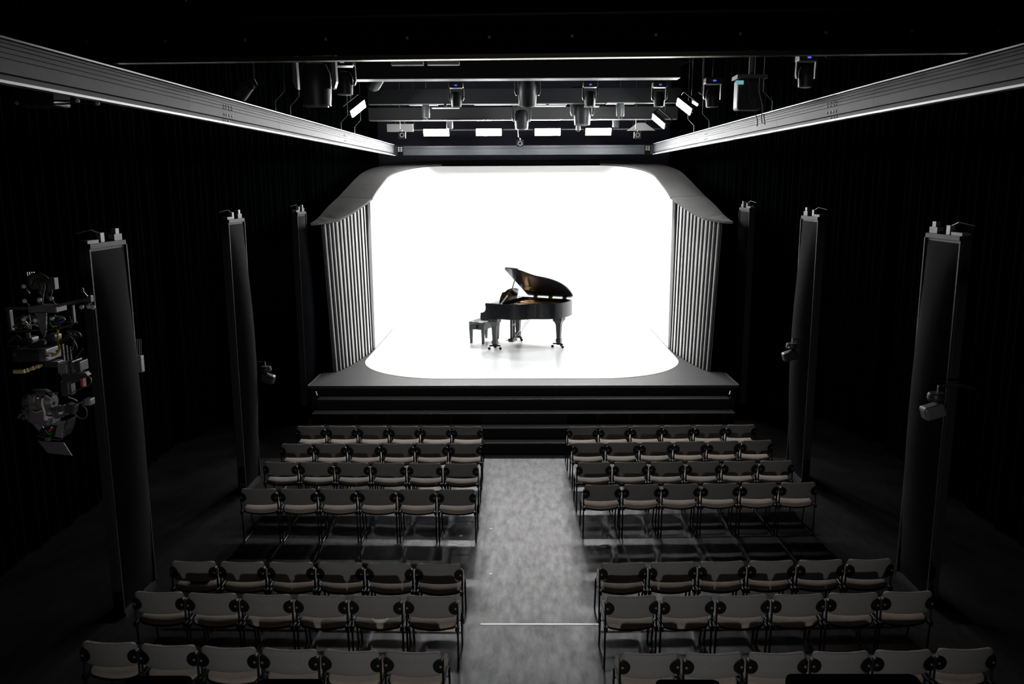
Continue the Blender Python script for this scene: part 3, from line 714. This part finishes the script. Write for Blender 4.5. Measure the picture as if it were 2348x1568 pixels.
def can(loc, r, h, label):
    t = thing('downlight_can', label, 'stage light', loc, group='cylindrical downlights in the ceiling grid')
    MB().lathe([(r*0.9, h), (r, h-0.02), (r, 0.02), (r*0.94, 0.0)], (0, 0, 0), n=20).build('can_body', 'fixture_grey', t, smooth=True)
    MB().lathe([(r*0.75, -0.006), (r*0.75, 0.002)], (0, 0, 0), n=16).build('lens', 'glass', t)
    MB().cyl((0, 0, h), (0, 0, Z_C-loc[2]), 0.014, 6).build('stem', 'fixture', t)
    for s_ in (-1, 1): MB().tube([(s_*r*0.4, -r*0.5, 0.0), (s_*r*0.5, -r*0.6, -0.03), (s_*r*0.25, -r*0.5, -0.035)], 0.006, 5).build('clip', 'chrome', t)
    return t
can((-2.15, 18.65, 6.24), 0.085, 0.27, 'grey cylindrical downlight left of the middle beam plates')
can((2.08, 18.65, 6.25), 0.085, 0.27, 'grey cylindrical downlight under the right beam plate')
can((-1.95, 22.5, 6.28), 0.085, 0.22, 'grey cylindrical downlight behind the grey beam on the left')
can((1.43, 22.5, 6.22), 0.06, 0.26, 'slim pale downlight behind the grey beam on the right')
can((2.42, 22.5, 6.30), 0.09, 0.2, 'short downlight between the right panel and the white board')

def speaker_box(loc, label):
    t = thing('cube_speaker', label, 'speaker', loc, group='small square speakers above the shell')
    MB().span(-0.085, 0.085, 0, 0.14, -0.085, 0.085).build('cabinet', 'fixture', t, bevel=0.01)
    MB().tube([(0.05*math.cos(a), -0.004, 0.05*math.sin(a)) for a in [2*math.pi*i/20 for i in range(20)]], 0.008, 6, True).build('cone_ring', 'white_paint', t, smooth=True)
    MB().span(-0.09, 0.09, -0.008, 0.0, 0.078, 0.09).span(-0.09, 0.09, -0.008, 0, -0.09, -0.08).span(-0.09, -0.08, -0.008, 0, -0.08, 0.08).span(0.08, 0.09, -0.008, 0, -0.08, 0.08).build('front_frame', 'alu', t)
    MB().tube([(0, 0.05, 0.085), (0, 0.05, 0.14), (-0.05, 0.05, 0.17), (-0.05, 0.05, Z_C-loc[2])], 0.008, 5).build('bracket', 'alu_dark', t)
    return t
speaker_box((-3.20, 22.35, 6.11), 'small square speaker below the left white board')
speaker_box((-0.10, 22.35, 5.88), 'small square speaker in the middle above the cross beam')
speaker_box((2.98, 22.35, 6.08), 'small square speaker below the right white board')
def par(loc, rot, label):
    t = thing('par_spotlight', label, 'stage light', loc, rot)
    MB().lathe([(0.04, 0.16), (0.07, 0.14), (0.08, 0.0), (0.085, -0.06)], (0, 0, 0), n=18).build('can_body', 'fixture', t, smooth=True)
    MB().lathe([(0.078, -0.062), (0.07, -0.05)], (0, 0, 0), n=18).build('lens', 'glass', t)
    MB().tube([(-0.09, 0, 0.05), (-0.1, 0, 0.15), (0, 0, 0.24), (0.1, 0, 0.15), (0.09, 0, 0.05)], 0.008, 6).build('yoke', 'fixture', t)
    hang(t, (0, 0, 0.24), 'hanger_rod', 0.01)
    return t
par((-3.20, 9.6, 5.80), (R(60), 0, R(55)), 'small spotlight with a bright lens above the left rail')
# hoist with hanging cables on the right, above the rail
ho = thing('chain_hoist', 'dark hoist on a pole with dangling cables above the right rail', 'hoist', (2.98, 11.6, 5.86))
MB().span(-0.2, 0.2, -0.15, 0.15, 0.28, 0.33).build('hoist_plate', 'fixture_grey', ho)
MB().cyl((0.02, 0, 0.33), (0.02, 0, Z_C-5.86), 0.035, 10).build('pole', 'fixture_grey', ho)
MB().span(-0.18, 0.16, -0.12, 0.12, -0.12, 0.28).build('hoist_body', 'fixture', ho, bevel=0.03)
MB().span(-0.22, -0.12, -0.17, -0.155, 0.20, 0.25).build('display', 'cyan_led', ho)
for (x, z0, z1, dx) in ((-0.06, 0.28, -0.05, 0.05), (0.08, 0.28, -0.3, 0.08), (0.16, 0.28, -0.32, 0.02), (0.02, 0.05, -0.34, 0.07)):
    pts = [(x+dx*u+0.012*math.sin(9*u+x*30), -0.16, z0+(z1-z0)*u) for u in [i/10 for i in range(11)]]
    MB().tube(pts, 0.006, 5).build('cable', 'cable_white' if dx == 0.08 else 'alu_dark', ho)
lp = MB().tube([(0.27*math.cos(a), 0.08*math.sin(a), 0.03*math.sin(2*a)) for a in [2*math.pi*i/28 for i in range(28)]], 0.007, 6, True).tube([(0.27, 0, 0), (0.28, 0.0, 1.2), (0.27, 0, Z_C-6.05)], 0.006, 5).build('cable_loop', 'cable_black', None, smooth=True)
lp.location = (3.3, 8.9, 6.05); tag(lp, 'loop of thin cable hanging at the upper right below the gantry', 'cable')
bx = thing('ceiling_dimmer_box', 'dark box with a teal front hanging left above the rail', 'box', (-3.62, 9.2, 6.22))
MB().span(-0.14, 0.14, -0.1, 0.1, -0.06, 0.08).build('box_body', 'fixture', bx, bevel=0.01)
MB().span(-0.12, 0.02, -0.106, -0.10, -0.04, 0.06).build('front_plate', 'rig_green', bx)
MB().cyl((0, 0, 0.08), (0, 0, Z_C-6.22), 0.012, 6).build('hanger_rod', 'fixture', bx)
vent = thing('ceiling_strip_light', 'slim unlit strip lamp under the ceiling just behind the gantry', 'strip light', (-1.95, 12.4, 6.47))
for x0 in (0.0, 0.52):
    MB().span(x0, x0+0.46, 0, 0.12, 0, 0.05).build('strip_body', 'soffit', vent)
MB().cyl((0.49, 0.06, 0.03), (0.49, 0.06, Z_C-6.47), 0.01, 6).build('hanger_rod', 'fixture', vent)
for (s_, y) in ((-1, 11.8), (-1, 12.6), (-1, 16.3), (-1, 17.7), (1, 12.2), (1, 12.7), (1, 16.4), (1, 17.9)):
    nmx = {11.8: 'nearer', 12.6: 'farther', 16.3: 'nearer back', 17.7: 'farthest back', 12.2: 'nearer', 12.7: 'farther', 16.4: 'nearer back', 17.9: 'farthest back'}
    zz = 5.40+(y-5.0)*0.0125+0.29
    g = MB().tube([(0, 0, 0), (0, 0, 0.14), (-s_*0.12, 0.06, 0.28), (-s_*0.12, 0.06, Z_C-zz)], 0.006, 5).build('rail_stay', 'alu_dark'); g.location = (s_*(3.44+max(0.0, y-8.6)*0.0105), y, zz)
    nm = nmx[y]
    tag(g, 'thin bent stay rod on the %s rail, %s of its side' % ('left' if s_ < 0 else 'right', nm), 'rod', 'stay rods of the rails')

# ------------------------------------------------------------------ tall acoustic panels along the sides
def tower(x, y0, y1, h, side, label):
    t = thing('acoustic_panel', label, 'acoustic panel', (x, (y0+y1)/2, 0), group='tall acoustic panels along the side walls')
    L = y1-y0; i = -side          # the cushioned face looks to the middle of the hall
    MB().span(0, side*0.10, -L/2, L/2, 0.0, h).build('frame', 'tower_frame', t, bevel=0.008)
    nz, ny = 26, 8; vv = []; ff = []
    for a in range(nz+1):
        for b in range(ny+1):
            u = a/nz; v = b/ny
            bul = 0.16*(math.sin(math.pi*u)**0.7)*(math.sin(math.pi*v)**0.6 if 0 < b < ny else 0)
            vv.append((i*(0.004+bul), -L/2+0.04+(L-0.08)*v, 0.06+(h-0.14)*u))
    for a in range(nz):
        for b in range(ny):
            q = a*(ny+1)+b; ff.append((q, q+1, q+ny+2, q+ny+1))
    MB().add(vv, ff).build('cloth_cushion', 'tower_cloth', t, smooth=True)
    for (za, zb, ya, yb) in ((h-0.05, h, -L/2, L/2), (0.0, 0.04, -L/2, L/2), (0, h, -L/2, -L/2+0.025), (0, h, L/2-0.025, L/2)):
        MB().span(i*0.0, i*0.022, ya, yb, za, zb).build('edge_strip', 'tower_frame', t)
    tb_ = MB().span(side*0.0, side*0.09, -L/2+0.02, -L/2+0.25, h, h+0.035).build('top_bracket', 'fixture_grey', t)
    MB().span(side*0.01, side*0.08, L/2-0.22, L/2-0.04, h, h+0.07).build('top_bracket', 'fixture_grey', t)
    MB().span(side*0.02, side*0.07, L/2-0.16, L/2-0.08, h+0.07, h+0.13).build('clamp', 'screw', t)
    MB().span(side*0.02, side*0.07, -0.08, 0.0, h, h+0.10).build('clamp', 'rig_grey', t)
    MB().tube([(side*0.04, -L/2+0.05, h+0.03), (side*0.10, -L/2-0.03, h+0.11), (side*0.04, -L/2+0.18, h+0.14), (side*0.04, 0, h+0.08)], 0.006, 5).build('cable', 'cable_black', t)
    MB().cyl((side*0.05, L/2-0.1, h+0.1), (side*0.05, L/2-0.1, Z_C), 0.004, 5).build('suspension_wire', 'gantry', t)
    return t
tower(-4.58, 8.56, 9.40, 4.17, -1, 'tall dark acoustic panel standing nearest on the left')
tower(-4.46, 12.40, 13.15, 4.28, -1, 'tall dark acoustic panel in the middle of the left side')
tower(-4.48, 16.35, 17.05, 4.28, -1, 'tall curved acoustic panel beside the left stage corner')
tower(4.58, 8.86, 9.66, 4.20, 1, 'tall dark acoustic panel standing nearest on the right')
tower(4.46, 12.80, 13.60, 4.27, 1, 'tall dark acoustic panel in the middle of the right side')
tower(4.50, 16.80, 17.60, 4.31, 1, 'tall curved acoustic panel beside the right stage corner')

# fixtures clamped to the panels
t = thing('antenna_unit', 'small wireless unit with five upright antennas beside the nearest left panel', 'antenna', (-4.74, 9.60, 2.72))
MB().span(0.02, 0.13, 0, 0.08, -0.14, 0.06).build('unit_body', 'rig_grey', t, bevel=0.006)
for i in range(5): MB().cyl((0.03+0.022*i, 0.04, 0.06), (0.045+0.022*i, 0.04, 0.26), 0.003, 5).build('antenna', 'alu_bright', t)
MB().tube([(0.03, 0.04, -0.10), (0.06, -0.08, -0.12), (0.09, -0.21, -0.12)], 0.012, 6).build('support_arm', 'fixture_grey', t)
MB().span(-0.08, 0.02, 0.02, 0.06, -0.15, -0.13).span(-0.08, -0.04, 0.02, 0.05, -0.05, -0.03).span(-0.08, 0.02, 0.02, 0.05, -0.09, -0.075).build('mount_arm', 'alu_bright', t)
def side_spot(loc, label, m2='fixture_grey', led=None, s_=1):
    t = thing('wall_spotlight', label, 'stage light', loc)
    MB().box((0, 0, 0), (0.22, 0.16, 0.15), (0, R(-18*s_), 0)).build('head', m2, t, bevel=0.03)
    MB().lathe([(0.075, -0.02), (0.085, 0.0), (0.085, 0.05), (0.075, 0.07)], (0.02*s_, 0, 0.13), n=18).build('pan_drum', 'fixture', t, smooth=True)
    MB().tube([(0.087*math.cos(a)+0.02*s_, 0.087*math.sin(a), 0.145) for a in [2*math.pi*i/20 for i in range(20)]], 0.004, 5, True).build('drum_ring', 'alu', t)
    MB().cyl((0.03*s_, 0, 0.2), (0.03*s_, 0, 0.27), 0.012, 8).build('stem', 'chrome', t)
    MB().tube([(0.03*s_, 0, 0.27), (0.3*s_, 0, 0.27), (0.42*s_, 0.0, 0.24)], 0.014, 6).build('arm', 'fixture', t)
    if led: MB().ball((-0.05*s_, -0.09, 0.15), 0.008, 5).build('status_light', led, t)
    return t
side_spot((4.27, 8.55, 2.38), 'small spotlight on an arm at the nearest right panel', 'fixture_grey', None, 1)
side_spot((4.16, 12.9, 2.10), 'small spotlight with a green light on the middle right panel', 'fixture', 'green_led', 1)
side_spot((-4.24, 13.2, 1.68), 'small spotlight on the middle left panel', 'fixture', None, -1)
d = MB().ball((0, 0, 0), 0.008, 5).build('indicator_light', 'amber_led'); d.location = (4.57, 12.86, 3.42)
tag(d, 'tiny amber indicator on the middle right panel', 'indicator light')

# ------------------------------------------------------------------ black curtains along the walls
def curtain(x0, y0, x1, y1, z0, z1, folds, amp, label):
    n_ = folds*6; top_ = []
    d = Vector((x1-x0, y1-y0)); Ln = d.length; d.normalize(); nr = Vector((-d.y, d.x))
    f_, b_ = [], []
    for i in range(n_+1):
        u = i/n_; a = amp*(math.sin(2*math.pi*folds*u)+0.35*math.sin(2*math.pi*folds*0.37*u+1.3))
        p = Vector((x0, y0))+d*Ln*u+nr*a; f_.append((p.x, p.y)); b_.append((p.x+nr.x*0.012, p.y+nr.y*0.012))
    o = MB().prism(f_+b_[::-1], z0, z1).build('stage_curtain', 'curtain', None, smooth=False)
    tag(o, label, 'curtain', 'black curtains around the hall'); return o
curtain(-6.6, 3.0, -6.6, 8.4, 0.02, 8.2, 22, 0.07, 'black pleated curtain nearest on the left')
curtain(-6.6, 8.6, -6.6, 14.8, 0.02, 8.2, 24, 0.07, 'black pleated curtain halfway along the left')
curtain(-6.5, 15.0, -5.4, 20.5, 0.02, 8.2, 24, 0.07, 'black pleated curtain left of the stage')
curtain(-5.3, 20.6, -4.5, 26.2, 0.02, 8.2, 22, 0.07, 'black pleated curtain behind the left side of the shell')
curtain(6.6, 8.4, 6.6, 3.0, 0.02, 8.2, 22, 0.07, 'black pleated curtain nearest on the right')
curtain(6.6, 14.8, 6.6, 8.6, 0.02, 8.2, 24, 0.07, 'black pleated curtain halfway along the right')
curtain(5.4, 20.5, 6.5, 15.0, 0.02, 8.2, 24, 0.07, 'black pleated curtain right of the stage')
curtain(4.5, 26.2, 5.3, 20.6, 0.02, 8.2, 22, 0.07, 'black pleated curtain behind the right side of the shell')

# ------------------------------------------------------------------ robot camera rig hanging on the left
def make_rig():
    k = 0.00351; Y0 = 6.6
    t = thing('camera_robot_rig', 'cable-strewn robot camera rig hanging from the gantry on the left', 'camera rig', (-3.86, Y0, 3.33))
    def P(px, py, d=0.0): return ((px-100)*k, d, (850-py)*k*1.03)
    def part(name, m_, mb, **kw): return mb.build(name, m_, t, **kw)
    def bx_(x0, y0, x1, y1, d0, d1, name, m_, bev=0.006, par_=None):
        a = P(x0, y1); b = P(x1, y0)
        return MB().span(a[0], b[0], d0, d1, a[2], b[2]).build(name, m_, par_ or t, bevel=bev)
    def tb_(pts, r, name, m_, n_=6, par_=None):
        # smooth the path with Catmull-Rom
        q = [Vector(P(*p)) for p in pts]; out = []
        for i in range(len(q)-1):
            p0, p1, p2, p3 = q[max(i-1, 0)], q[i], q[i+1], q[min(i+2, len(q)-1)]
            for s in range(5):
                u = s/5; out.append(0.5*((2*p1)+(-p0+p2)*u+(2*p0-5*p1+4*p2-p3)*u*u+(-p0+3*p1-3*p2+p3)*u**3))
        out.append(q[-1]); return MB().tube(out, r, n_).build(name, m_, par_ or t, smooth=True)
    tb_([(78, 243, 0.0), (74, 440, 0.0), (72, 645, 0)], 0.004, 'suspension_cable', 'gantry')
    # crane hook
    hk = tb_([(64, 716, 0), (70, 690, 0), (75, 672, 0), (66, 664, 0), (55, 676, 0), (50, 668, 0), (56, 654, 0), (72, 652, 0), (88, 664, 0), (91, 684, 0), (84, 700, 0)], 0.026, 'hook', 'rig_green', 10)
    bx_(97, 656, 109, 682, -0.03, 0.03, 'tag_plate', 'rig_grey', 0.003)
    for i in range(4): bx_(42+5*i, 643, 45+5*i, 652, -0.01, 0.01, 'shackle', 'brass_edge', 0.001)
    tp = bx_(53, 716, 118, 731, -0.10, 0.06, 'top_plate', 'rig_grey')
    a = [P(73, 731), P(97, 731), P(92, 772), P(86, 786), P(80, 772)]
    MB().prism([(q[0], q[2]) for q in a], -0.12, -0.10, 'xz').build('centre_bracket', 'rig_grey', t)
    tb_([(0, 722, -0.08), (55, 721, -0.08)], 0.012, 'top_bar', 'alu')
    ar = tb_([(115, 717, -0.05), (150, 709, -0.05), (188, 702, -0.06)], 0.014, 'marker_arm', 'rig_grey')
    tb_([(152, 715, -0.06), (175, 706, -0.06)], 0.006, 'strut', 'alu_dark')
    bx_(184, 694, 196, 709, -0.08, -0.03, 'arm_end', 'rig_grey')
    for (px, py, sx, sy) in ((185, 679, 190, 696), (181, 717, 187, 708), (197, 716, 192, 708), (207, 718, 193, 704), (55, 671, 60, 690), (53, 703, 55, 716), (87, 701, 86, 716), (114, 698, 116, 716), (46, 744, 50, 760), (72, 746, 80, 748), (111, 742, 96, 745)):
        p = P(px, py, -0.13); q = P(sx, sy, -0.08)
        rd = MB().tube([p, q], 0.004, 5).build('marker_stem', 'rig_dark', t)
        MB().ball(p, 0.018, 8).build('marker_ball', 'marker', rd, smooth=True)
    tb_([(0, 771, -0.1), (40, 772, -0.1), (76, 769, -0.1), (120, 766, -0.1), (160, 753, -0.08)], 0.007, 'lower_rail', 'alu')
    bx_(2, 725, 10, 772, -0.10, -0.05, 'frame_post', 'rig_dark'); bx_(151, 714, 155, 756, -0.09, -0.06, 'frame_post', 'alu_dark', 0.002)
    rnd = random.Random(3)
    for i in range(22):
        left = i < 13
        x0, x1 = (20, 76) if left else (96, 150)
        pts = []
        for j in range(4): pts.append((rnd.uniform(x0, x1), rnd.uniform(732, 767), rnd.uniform(-0.14, -0.04)))
        tb_(pts, rnd.choice((0.003, 0.004, 0.005)), 'wire', rnd.choice(('cable_black', 'cable_black', 'cable_white', 'alu_dark')), 5)
    tb_([(112, 739, -0.15), (125, 737, -0.15), (138, 739, -0.14), (142, 746, -0.14)], 0.006, 'teal_wire', 'cable_teal')
    tb_([(118, 753, -0.15), (130, 750, -0.15), (141, 745, -0.14)], 0.006, 'blue_wire', 'cable_blue')
    tb_([(113, 759, -0.15), (124, 758, -0.15)], 0.005, 'yellow_wire', 'cable_yellow')
    bx_(51, 736, 60, 739, -0.15, -0.14, 'connector', 'cable_white', 0.001); bx_(132, 739, 137, 743, -0.15, -0.14, 'connector', 'cable_red', 0.001)
    tb_([(124, 766, -0.14), (123, 780, -0.15), (122, 795, -0.15), (124, 808, -0.15), (116, 820, -0.15), (104, 824, -0.15)], 0.009, 'yellow_cable', 'cable_yellow', 8)
    tb_([(0, 796, -0.1), (18, 784, -0.1), (34, 792, -0.12), (52, 805, -0.12), (80, 804, -0.13), (112, 800, -0.13), (134, 790, -0.12), (142, 776, -0.1)], 0.014, 'corrugated_hose', 'fixture_grey', 8)
    tb_([(138, 772, -0.1), (150, 771, -0.12), (164, 774, -0.12), (166, 783, -0.1), (156, 787, -0.08), (148, 780, -0.08)], 0.012, 'hose_loop', 'fixture_grey', 8)
    tb_([(140, 780, -0.1), (152, 796, -0.1), (156, 810, -0.1), (148, 820, -0.1), (128, 822, -0.1)], 0.005, 'cable', 'cable_black')
    tb_([(142, 775, -0.1), (150, 785, -0.1), (150, 800, -0.1), (145, 815, -0.1)], 0.005, 'cable', 'alu_dark')
    bx_(0, 803, 28, 807, -0.14, -0.12, 'side_bar', 'alu')
    bx_(38, 784, 60, 800, -0.14, -0.02, 'gear_motor', 'fixture_grey', 0.02); bx_(92, 778, 114, 795, -0.14, -0.02, 'gear_motor', 'fixture_grey', 0.02); bx_(50, 772, 59, 786, -0.15, -0.13, 'clamp', 'rig_grey')
    MB().lathe([(0.028, -0.02), (0.028, 0.02)], P(84, 795, -0.14), 'y', 14).build('ring_joint', 'rig_grey', t)
    mb_ = bx_(12, 812, 80, 839, -0.14, 0.06, 'drive_unit', 'rig_dark', 0.01)
    bx_(15, 818, 22, 826, -0.145, -0.14, 'badge', 'screw', 0.001, mb_); bx_(58, 822, 72, 824, -0.145, -0.14, 'badge', 'screw', 0.001, mb_)
    bx_(74, 811, 92, 838, -0.15, 0.07, 'drive_end', 'rig_violet', 0.006)
    for (x0, y0, x1, y1, m_) in ((88, 814, 96, 816, 'cable_white'), (92, 817, 112, 820, 'cable_white'), (91, 822, 100, 826, 'cable_red'), (90, 831, 99, 834, 'cable_white'), (116, 812, 122, 815, 'cable_red')):
        bx_(x0, y0, x1, y1, -0.16, -0.15, 'connector', m_, 0.001)
    # tan grip
    tb_([(9, 862, -0.12), (20, 862, -0.12), (34, 861, -0.12)], 0.018, 'tan_grip', 'tan', 8)
    for i in range(6): tb_([(37+6.5*i, 860-2.2*i, -0.12), (42+6.5*i, 858.5-2.2*i, -0.12)], 0.013 if i % 2 else 0.017, 'grip_segment', 'tan', 8)
    bx_(78, 840, 112, 853, -0.12, 0.0, 'joint_block', 'rig_dark'); bx_(116, 842, 138, 865, -0.16, -0.02, 'encoder_box', 'rig_grey', 0.006); bx_(138, 838, 148, 866, -0.14, 0.02, 'encoder_box', 'rig_dark', 0.006)
    bx_(152, 840, 164, 862, -0.13, 0.0, 'camera_module', 'rig_dark', 0.004); bx_(160, 843, 167, 846, -0.14, -0.13, 'edge_light', 'screw', 0.001)
    bx_(156, 863, 172, 866, -0.14, -0.12, 'shelf', 'alu', 0.001); tb_([(152, 833, -0.1), (173, 810, -0.12)], 0.006, 'antenna_rod', 'alu_dark')
    for i in range(3): bx_(126+8*i, 800+3*i, 129+8*i, 836, -0.13, -0.11, 'slot_plate', 'rig_dark' if i else 'alu_dark', 0.001)
    a = [P(114, 866), P(172, 864), P(178, 872), P(158, 884), P(140, 890), P(118, 884)]
    MB().prism([(q[0], q[2]) for q in a], -0.12, -0.06, 'xz').build('lower_bracket', 'rig_dark', t)
    for (x, y) in ((118, 868), (136, 868), (119, 884), (137, 885)): MB().ball(P(x, y, -0.13), 0.006, 5).build('bolt', 'screw', t)
    bx_(162, 876, 170, 896, -0.14, -0.10, 'cable_clamp', 'cable_red', 0.002); bx_(166, 876, 170, 894, -0.15, -0.14, 'clamp_edge', 'screw', 0.001)
    tb_([(176, 872, -0.12), (185, 879, -0.12), (180, 893, -0.12), (162, 900, -0.12), (140, 909, -0.12), (132, 915, -0.12)], 0.004, 'cable', 'alu_dark')
    # neck and camera head
    bx_(100, 885, 124, 925, -0.06, 0.04, 'neck', 'rig_dark', 0.02)
    h = MB(); h.lathe([(0.02, -0.12), (0.07, -0.11), (0.10, -0.05), (0.105, 0.05), (0.06, 0.12)], P(44, 938, -0.02), 'x', 14)
    part('head_casing', 'fixture_grey', h, smooth=True)
    part('head_body', 'rig_violet', MB().box(P(52, 968, -0.02), (0.20, 0.18, 0.15), (0, R(14), 0)), bevel=0.03)
    bx_(30, 915, 50, 950, -0.12, 0.0, 'side_cover', 'rig_grey', 0.015)
    tb_([(0, 963, -0.05), (16, 969, -0.06), (30, 980, -0.06), (42, 994, -0.06), (50, 1006, -0.06)], 0.026, 'curved_arm', 'rig_violet', 8)
    tb_([(71, 922, -0.14), (70, 935, -0.15), (73, 952, -0.15), (74, 968, -0.15)], 0.009, 'bright_strip', 'cable_white', 6); tb_([(78, 917, -0.13), (94, 925, -0.14)], 0.008, 'white_plug', 'cable_white')
    bx_(72, 962, 79, 972, -0.16, -0.14, 'white_clip', 'white_paint', 0.003); bx_(80, 963, 90, 967, -0.16, -0.14, 'white_clip', 'white_paint', 0.003)
    MB().ball(P(62, 921, -0.15), 0.007, 6).build('red_light', 'amber_led', t)
    tb_([(45, 951, -0.14), (54, 954, -0.15), (68, 949, -0.15)], 0.004, 'cable', 'cable_white')
    for (x, y) in ((34, 925), (32, 944), (16, 960), (22, 968), (50, 916), (92, 910), (104, 911), (96, 934), (12, 965), (27, 952)): MB().box(P(x, y, -0.14), (0.02, 0.02, 0.018), (0.3, 0.4, 0)).build('bolt', 'screw', t)
    a0, a1 = Vector(P(88, 960, -0.08)), Vector(P(140, 944, -0.12)); dr = (a1-a0)
    part('lens_barrel', 'fixture_grey', MB().tube([a0, a0+dr*0.28, a0+dr*0.30, a0+dr*0.55, a0+dr*0.57, a0+dr*0.62], [0.05, 0.052, 0.045, 0.045, 0.034, 0.034], 16), smooth=True)
    part('lens_ring', 'alu', MB().tube([a0+dr*0.24, a0+dr*0.27], [0.0535, 0.0535], 16))
    part('lens_ring', 'screw', MB().tube([a0+dr*0.63, a0+dr*0.68], [0.038, 0.038], 16))
    part('sensor_box', 'rig_dark', MB().box(a0+dr*0.85, (0.07, 0.08, 0.075), (0, R(16), 0)), bevel=0.006)
    bx_(109, 951, 116, 957, -0.17, -0.14, 'white_clip', 'white_paint', 0.003)
    tb_([(143, 938, -0.12), (164, 931, -0.12)], 0.007, 'side_rod', 'rig_grey'); bx_(166, 924, 182, 939, -0.15, -0.07, 'witness_camera', 'rig_grey', 0.006); bx_(164, 926, 170, 940, -0.16, -0.15, 'camera_face', 'alu', 0.001)
    tb_([(137, 957, -0.12), (144, 966, -0.12), (156, 971, -0.12), (166, 965, -0.12), (167, 950, -0.12), (161, 942, -0.12)], 0.005, 'cable', 'alu')
    tb_([(128, 921, -0.12), (140, 925, -0.12), (148, 930, -0.12)], 0.005, 'cable', 'cable_white')
    # lamp tray below
    a = [P(48, 1000), P(66, 990), P(104, 985), P(118, 975), P(110, 1000), P(100, 1018), P(60, 1014), P(46, 1012)]
    MB().prism([(q[0], q[2]) for q in a], -0.10, 0.04, 'xz').build('lamp_tray', 'fixture', t, bevel=0.006)
    a = [P(97, 984), P(113, 976), P(103, 1015), P(88, 1012)]
    MB().prism([(q[0], q[2]) for q in a], -0.13, -0.105, 'xz').build('tray_door', 'rig_grey', t)
    tb_([(45, 1011, -0.12), (70, 1015, -0.13), (100, 1019, -0.13), (108, 1008, -0.12), (116, 985, -0.12)], 0.005, 'tray_edge', 'alu_dark')
    tb_([(68, 997, -0.13), (78, 1005, -0.14), (82, 1002, -0.14)], 0.004, 'green_wire', 'cable_green'); tb_([(78, 998, -0.14), (86, 990, -0.14)], 0.012, 'red_sleeve', 'cable_red')
    bx_(66, 1013, 76, 1021, -0.14, -0.11, 'hinge', 'screw', 0.002)
    a = [P(48, 1021), P(108, 1026), P(124, 1056), P(68, 1050)]
    MB().prism([(q[0], q[2]) for q in a], -0.135, -0.127, 'xz').build('barn_door', 'fixture_grey', t, label='flat grey barn door plate under the head')
    return t
make_rig()

# ------------------------------------------------------------------ front-of-house lamps right below the camera
bar = thing('front_lamp_bar', 'black pipe on two posts that carries the nearest lamps', 'pipe', (0, 2.25, 0))
MB().cyl((-2.3, 0, 3.018), (2.3, 0, 3.018), 0.024, 10).build('pipe', 'fixture', bar, smooth=True)
for x in (-2.25, 2.25):
    MB().cyl((x, 0, 0.14), (x, 0, 3.018), 0.03, 10).build('post', 'fixture', bar, smooth=True)
    MB().span(x-0.25, x+0.25, -0.25, 0.25, 0.102, 0.14).build('foot_plate', 'fixture', bar)
places = ['far left', 'second from the left', 'third from the left', 'in the middle', 'second from the right', 'far right']
for i, (x, zt, wd) in enumerate(((-1.205, 3.315, 0.20), (-0.805, 3.305, 0.205), (-0.40, 3.285, 0.20), (0.0, 3.285, 0.21), (0.405, 3.305, 0.20), (0.90, 3.325, 0.40))):
    t = thing('flood_head', 'black lamp head at the bottom edge of the picture, %s' % places[i], 'stage light', (x, 2.25, 3.05), group='lamp heads on the front bar')
    MB().span(-wd/2, wd/2, -0.05, 0.06, 0.08, zt-3.105).build('head', 'gantry', t, bevel=0.02)
    MB().lathe([(0.04, 0.062), (0.036, 0.066)], (0, 0, 0.13), 'y', 16).build('lens', 'glass', t)
    MB().tube([(-wd/2-0.012, 0, 0.15), (-wd/2-0.012, 0, 0.0), (wd/2+0.012, 0, 0.0), (wd/2+0.012, 0, 0.15)], 0.008, 6).build('yoke', 'plastic', t)
# floodlight on a stand behind the audience: throws the shadows of each row on the row in front
fs = thing('floodlight_stand', 'black floodlight on a stand under the viewpoint, aimed at the seats', 'stage light', (0, -0.1, 0.103))
MB().cyl((0, 0, 0.02), (0, 0, 2.5), 0.025, 10).build('stand_pole', 'fixture', fs, smooth=True)
MB().lathe([(0.3, 0.0), (0.3, 0.02), (0.05, 0.05)], (0, 0, 0), n=20).build('stand_foot', 'fixture', fs)
MB().span(-0.13, 0.13, -0.12, 0.02, 2.5, 2.78).build('lamp_housing', 'fixture', fs, bevel=0.015)
ld = bpy.data.lights.new('floodlight', 'SPOT'); ld.energy = FLOOD_W; ld.color = (1.0, 0.97, 0.93); ld.shadow_soft_size = 0.05
ld.spot_size = R(88); ld.spot_blend = 1.0
lo = bpy.data.objects.new('floodlight', ld); C.objects.link(lo); lo.parent = fs; lo.location = (0, 0.1, 2.65)
dv = Vector((0, 13.5, 0.9))-Vector((0, 0.0, 2.75)); lo.rotation_euler = dv.to_track_quat('-Z', 'Y').to_euler()
